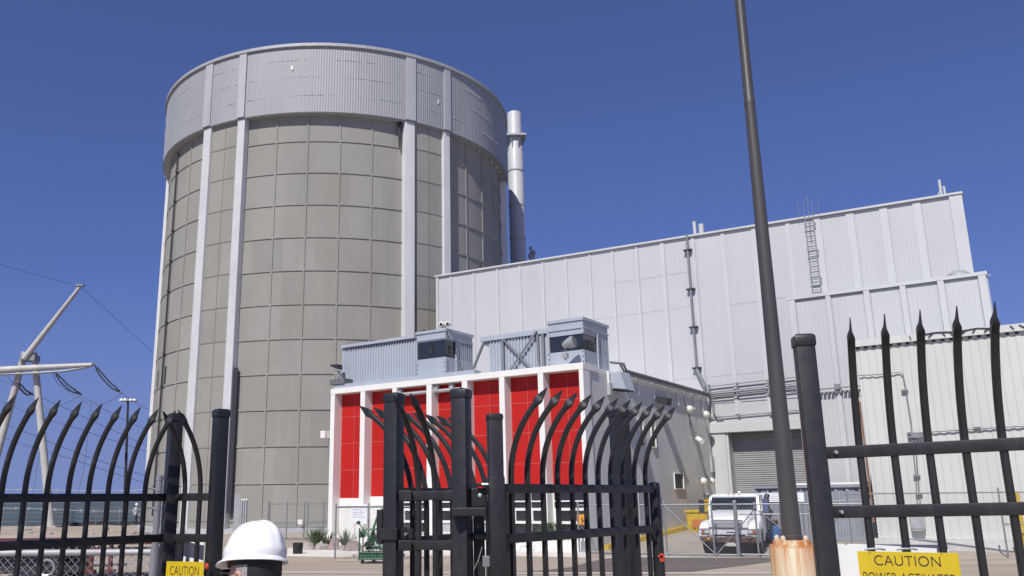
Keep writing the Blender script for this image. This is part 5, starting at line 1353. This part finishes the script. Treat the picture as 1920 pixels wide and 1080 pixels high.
for x in (-.3,.05,.4):
    w_ = MB().lathe([(.02,-.025),(.06,-.025),(.06,.025),(.02,.025)], 14); w_.xf(Matrix.Translation((x,-.22,.06)) @ Matrix.Rotation(rad(90),4,'X')); w_.build('wheel', M_['dark_rubber'], gc, smooth=40)

# ------------------------------------------------------------------ people
skin = mat('skin', (.46,.27,.20), .55, 0, .1, 14)
def person_mesh(J, E_, extra=None, vox=.009):
    """one continuous figure: skinned skeleton + modelled head, fused by a voxel remesh"""
    keys = list(J); me = bpy.data.meshes.new('skeleton')
    me.from_pydata([J[k][0] for k in keys], [(keys.index(a), keys.index(b)) for a, b in E_], [])
    o = bpy.data.objects.new('skeleton', me); COL.objects.link(o)
    md = o.modifiers.new('s', 'SKIN'); ly = me.skin_vertices[0].data
    for i, k in enumerate(keys): ly[i].radius = J[k][1] if isinstance(J[k][1], tuple) else (J[k][1], J[k][1])
    ly[keys.index('pelvis')].use_root = True
    sb = o.modifiers.new('u', 'SUBSURF'); sb.levels = 2; sb.render_levels = 2
    dg = bpy.context.evaluated_depsgraph_get(); m1 = bpy.data.meshes.new_from_object(o.evaluated_get(dg))
    bpy.data.objects.remove(o)
    bm = bmesh.new(); bm.from_mesh(m1)
    for _ in range(3):
        be = [e for e in bm.edges if len(e.link_faces) == 1]
        if be: bmesh.ops.holes_fill(bm, edges=be, sides=0)
    bmesh.ops.triangulate(bm, faces=[f for f in bm.faces if len(f.verts) > 4]); bmesh.ops.recalc_face_normals(bm, faces=bm.faces)
    if extra:
        tmp = bpy.data.meshes.new('t'); tmp.from_pydata(extra.v, [], extra.f); bm.from_mesh(tmp)
    m2 = bpy.data.meshes.new('b'); bm.to_mesh(m2); bm.free()
    o = bpy.data.objects.new('b', m2); COL.objects.link(o)
    rm = o.modifiers.new('r', 'REMESH'); rm.mode = 'VOXEL'; rm.voxel_size = vox
    dg = bpy.context.evaluated_depsgraph_get(); m3 = bpy.data.meshes.new_from_object(o.evaluated_get(dg))
    bpy.data.objects.remove(o)
    # keep the one big shell of the figure
    bm = bmesh.new(); bm.from_mesh(m3); seen = set(); best = []
    for v in bm.verts:
        if v in seen: continue
        st_ = [v]; seen.add(v); comp = []
        while st_:
            a = st_.pop(); comp.append(a)
            for e in a.link_edges:
                w = e.other_vert(a)
                if w not in seen: seen.add(w); st_.append(w)
        if len(comp) > len(best): best = comp
    keep = set(best); bmesh.ops.delete(bm, geom=[v for v in bm.verts if v not in keep], context='VERTS')
    for _ in range(4): bmesh.ops.smooth_vert(bm, verts=[v for v in bm.verts if v.co.z < 1.5], factor=.5, use_axis_x=True, use_axis_y=True, use_axis_z=True)
    bm.to_mesh(m3); bm.free(); m3.shade_smooth(); return m3
def skeleton(lean=0.0, arms=((.12,.0,.0),(.12,.0,.0))):
    J = {'pelvis': ((0,0,.95),(.155,.115)), 'waist': ((.01,0,1.10),(.15,.11)), 'chest': ((.015,0,1.30),(.175,.12)), 'upper': ((.0,0,1.43),(.12,.085)), 'neck': ((.01,0,1.52),.058), 'skull': ((.03,0,1.62),.06)}
    E_ = [('pelvis','waist'),('waist','chest'),('chest','upper'),('upper','neck'),('neck','skull')]
    for n, sg in (('l',1),('r',-1)):
        a = arms[0 if sg > 0 else 1]
        J[n+'sh'] = ((0,sg*.19,1.42),.062); J[n+'el'] = ((-.03+a[0]*.2,sg*.255,1.14),.045); J[n+'wr'] = ((a[0],sg*.25+a[1],.90+a[2]),.03)
        E_ += [('upper',n+'sh'),(n+'sh',n+'el'),(n+'el',n+'wr')]
        pm = Vector((a[0]+.03, sg*.25+a[1], .83+a[2])); J[n+'pa'] = (tuple(pm),(.034,.02)); E_.append((n+'wr',n+'pa'))
        for i, L_ in enumerate((.085,.095,.09,.07)):
            b_ = pm + Vector((.03-.02*i, 0, -.03)); J[n+'f%d' % i] = (tuple(b_),.0095); J[n+'g%d' % i] = (tuple(b_ + Vector((.008, -sg*.012, -L_*.55))),.009); J[n+'h%d' % i] = (tuple(b_ + Vector((.0, -sg*.03, -L_))),.0075)
            E_ += [(n+'pa',n+'f%d' % i),(n+'f%d' % i,n+'g%d' % i),(n+'g%d' % i,n+'h%d' % i)]
        J[n+'t0'] = (tuple(pm+Vector((.045,-sg*.01,.01))),.011); J[n+'t1'] = (tuple(pm+Vector((.07,-sg*.02,-.045))),.009); E_ += [(n+'pa',n+'t0'),(n+'t0',n+'t1')]
        J[n+'hip'] = ((0,sg*.095,.88),.095); J[n+'kn'] = ((.02,sg*.11,.50),.062); J[n+'an'] = ((-.01,sg*.115,.10),.042); J[n+'to'] = ((.15,sg*.13,.045),.04)
        E_ += [('pelvis',n+'hip'),(n+'hip',n+'kn'),(n+'kn',n+'an'),(n+'an',n+'to')]
    return J, E_
def head(cz=1.68, cx=.02):
    h = MB()
    prof = [(.02,-.125,.035),(.048,-.118,.03),(.062,-.095,.02),(.071,-.06,.008),(.078,-.02,.0),(.082,.03,-.006),(.078,.075,-.008),(.06,.105,-.008),(.03,.122,-.008),(.004,.127,-.008)]
    secs = []
    for r, z, fx in prof: secs.append([(cx+fx+r*1.22*math.cos(a), r*.98*math.sin(a), cz+z) for a in [2*math.pi*i/24 for i in range(24)]])
    h.loft(secs)
    h.ell((cx+.105, 0, cz-.03), .024, .015, .022, 10, 6).ell((cx+.098, 0, cz-.008), .016, .011, .03, 10, 6)      # nose
    h.ell((cx+.09, 0, cz-.072), .016, .026, .007, 10, 6).ell((cx+.088, 0, cz-.083), .014, .022, .006, 10, 6)    # lips
    for sg in (-1,1):
        h.ell((cx+.082, sg*.034, cz+.002), .014, .016, .010, 10, 6)
        b_ = []
        for i in range(15):     # ear rim
            a = rad(-100 + i*20); b_.append((cx-.012-.018*math.cos(a)*1.0, sg*(.084+.010*(i/14 < .8)), cz-.015+.032*math.sin(a)))
        h.tube(b_, .0075, 6); h.ell((cx-.008, sg*.082, cz-.015), .018, .010, .030, 10, 6); h.ell((cx-.004, sg*.084, cz-.045), .010,.008,.011, 8, 5)
    return h
def paint(o, me, zs, mats):
    for m in mats: me.materials.append(m)
    for p in me.polygons:
        c = p.center; p.material_index = zs(c)
def hard_hat(parent, cx, cz, tilt, M):
    hh = MB()
    rx, ry, hg = .128, .108, .136
    secs = []
    for i in range(15):
        u = i/14; ang = u*math.pi/2; z = hg*math.sin(ang)**.95; k = max(math.cos(ang), .006)**.76
        ring = []
        for j in range(64):
            a = 2*math.pi*j/64; bmp = 0
            # three crown ridges running front to back
            yy = math.sin(a)*k
            for c_, w_, hgt in ((0,.16,.010),(.34,.10,.004),(-.34,.10,.004)): bmp += hgt*math.exp(-((yy-c_)/w_)**2)*min(1, u*2.2)*(1 if u < .97 else .8)
            n_ = Vector((math.cos(a)*math.cos(ang), math.sin(a)*math.cos(ang), math.sin(ang)))
            bmp += .005*(.02 < u < .16)
            ring.append(Vector((rx*math.cos(a)*k, ry*math.sin(a)*k, z)) + n_*bmp)
        secs.append(ring)
    brim = []
    for sc_, dz in ((1.0,.0),(1.035,-.006),(1.09,-.012),(1.10,-.017),(1.085,-.019),(1.03,-.014),(.97,-.008)):
        ring = []
        for j in range(64):
            a = 2*math.pi*j/64; f = max(0, math.cos(a))**3
            ext = (sc_-1)*(1+f*2.6) if sc_ > 1 else sc_-1
            ring.append(Vector((rx*math.cos(a)*(1+ext), ry*math.sin(a)*(1+ext), dz - (.014*f if sc_ > 1.02 else 0))))
        brim.append(ring)
    hh.loft(list(reversed(brim)) + secs[1:], cap=True)
    hh.xf(M)
    o = hh.build('hard_hat', mat('hard_hat_white', (.80,.81,.82), .28, 0, .02, 4), parent, smooth=40)
    c = MB()
    for sg in (-1,1): c.box(-.010,.016,sg*(ry*.99)-.003,sg*(ry*.99)+.003,.012,.036)
    c.xf(M); c.pieces('accessory_slot', M_['sign_white'], o, bevel=.002)
    s_ = MB().lathe([(.112,-.012),(.108,-.034),(.104,-.034),(.108,-.012)], 40, (0,0,0), 1.02, .86, cap=False); s_.xf(M); s_.build('headband', M_['dark_rubber'], o, smooth=40)
    return o
def person(label, loc, rz, J, E_, cloth, vox, cat='person', hat_tilt=None, cx=.015, cz=1.70):
    r = thing('person', label, cat, loc, rz)
    h = head(1.68)
    me = person_mesh(J, E_, h, vox); o = bpy.data.objects.new('body', me); COL.objects.link(o); o.parent = r
    def zs(c):
        if c.z > 1.50 and abs(c.y) < .12: return 0
        if c.z < .915 and abs(c.y) > .20: return 0
        if abs(c.y) > .205 and c.z > .7: return 1
        if c.z > .93: return 1
        if c.z > .10: return 2
        return 3
    paint(o, me, zs, [skin] + cloth)
    return r
shirt = mat('khaki_shirt', (.33,.30,.24), .85, 0, .12, 9); navy = mat('navy_trousers', (.03,.035,.06), .85, 0, .15, 9); boot = M_['dark_rubber']
hp = aY(482, 1050, 3.55)
HF = math.atan2(.52, -.86)
J, E_ = skeleton()
HZ_ = hp.z - 1.735
pr_ = person('person in white hard hat seen from behind at the bottom edge, facing left', (hp.x, 3.55, HZ_), HF, J, E_, [shirt, navy, boot], .0075)
Mh = Matrix.Translation((.012, 0, 1.742)) @ Matrix.Rotation(rad(9), 4, 'X') @ Matrix.Rotation(rad(5), 4, 'Y')
hard_hat(pr_, 0, 0, 0, Mh)
hd = MB(); secs = []
for z, k in ((-.10,.90),(-.07,1.0),(-.03,1.05),(.02,1.07),(.07,1.06),(.10,.9)):
    secs.append([(.008 + .104*k*math.cos(a), .088*k*math.sin(a), 1.68+z) for a in [rad(112 + 136*i/20) for i in range(21)]] + [(.008 + .08*k*math.cos(a), .066*k*math.sin(a), 1.68+z) for a in [rad(248 - 136*i/20) for i in range(21)]])
hd.loft(secs); hd.build('hair', mat('dark_hair', (.012,.011,.012), .6, 0, .4, 60), pr_, smooth=50)
hd = MB(); secs = []
for z, k in ((-.035,1.0),(.0,1.035),(.04,1.05),(.08,1.05)):
    A0, A1 = 84, 114
    secs.append([(.008 + .104*k*math.cos(a), .0885*k*math.sin(a), 1.68+z) for a in [rad(A0 + (A1-A0)*i/8) for i in range(9)]] + [(.008 + .08*k*math.cos(a), .066*k*math.sin(a), 1.68+z) for a in [rad(A1 - (A1-A0)*i/8) for i in range(9)]])
hd.loft(secs); hd.build('grey_hair', mat('grey_hair', (.30,.29,.28), .7, 0, .35, 80), pr_, smooth=50)
gl = MB()
for sg in (-1, 1): gl.tube([(.125,sg*.045,1.685),(.12,sg*.078,1.688),(.02,sg*.094,1.690),(-.02,sg*.092,1.672)], .0022, 5)
g_ = gl.build('glasses', M_['dark_metal'], pr_)
b = MB()
for sg in (-1, 1): b.box(.122,.125,sg*.038-.026,sg*.038+.026,1.662,1.70)
b.build('lens', M_['dark_glass'], g_)
# worker by the beach
J, E_ = skeleton(arms=((.16,-.02,.06),(.12,.0,.0)))
wp = gz(253, 986)
pw_ = person('distant worker in white hard hat, white shirt and blue jeans standing by the sea', (wp.x, wp.y, -.02), rad(-25), J, E_, [mat('white_shirt', (.55,.58,.62), .8), mat('blue_jeans', (.05,.08,.14), .85), boot], .014)
hard_hat(pw_, 0, 0, 0, Matrix.Translation((.012,0,1.74)))
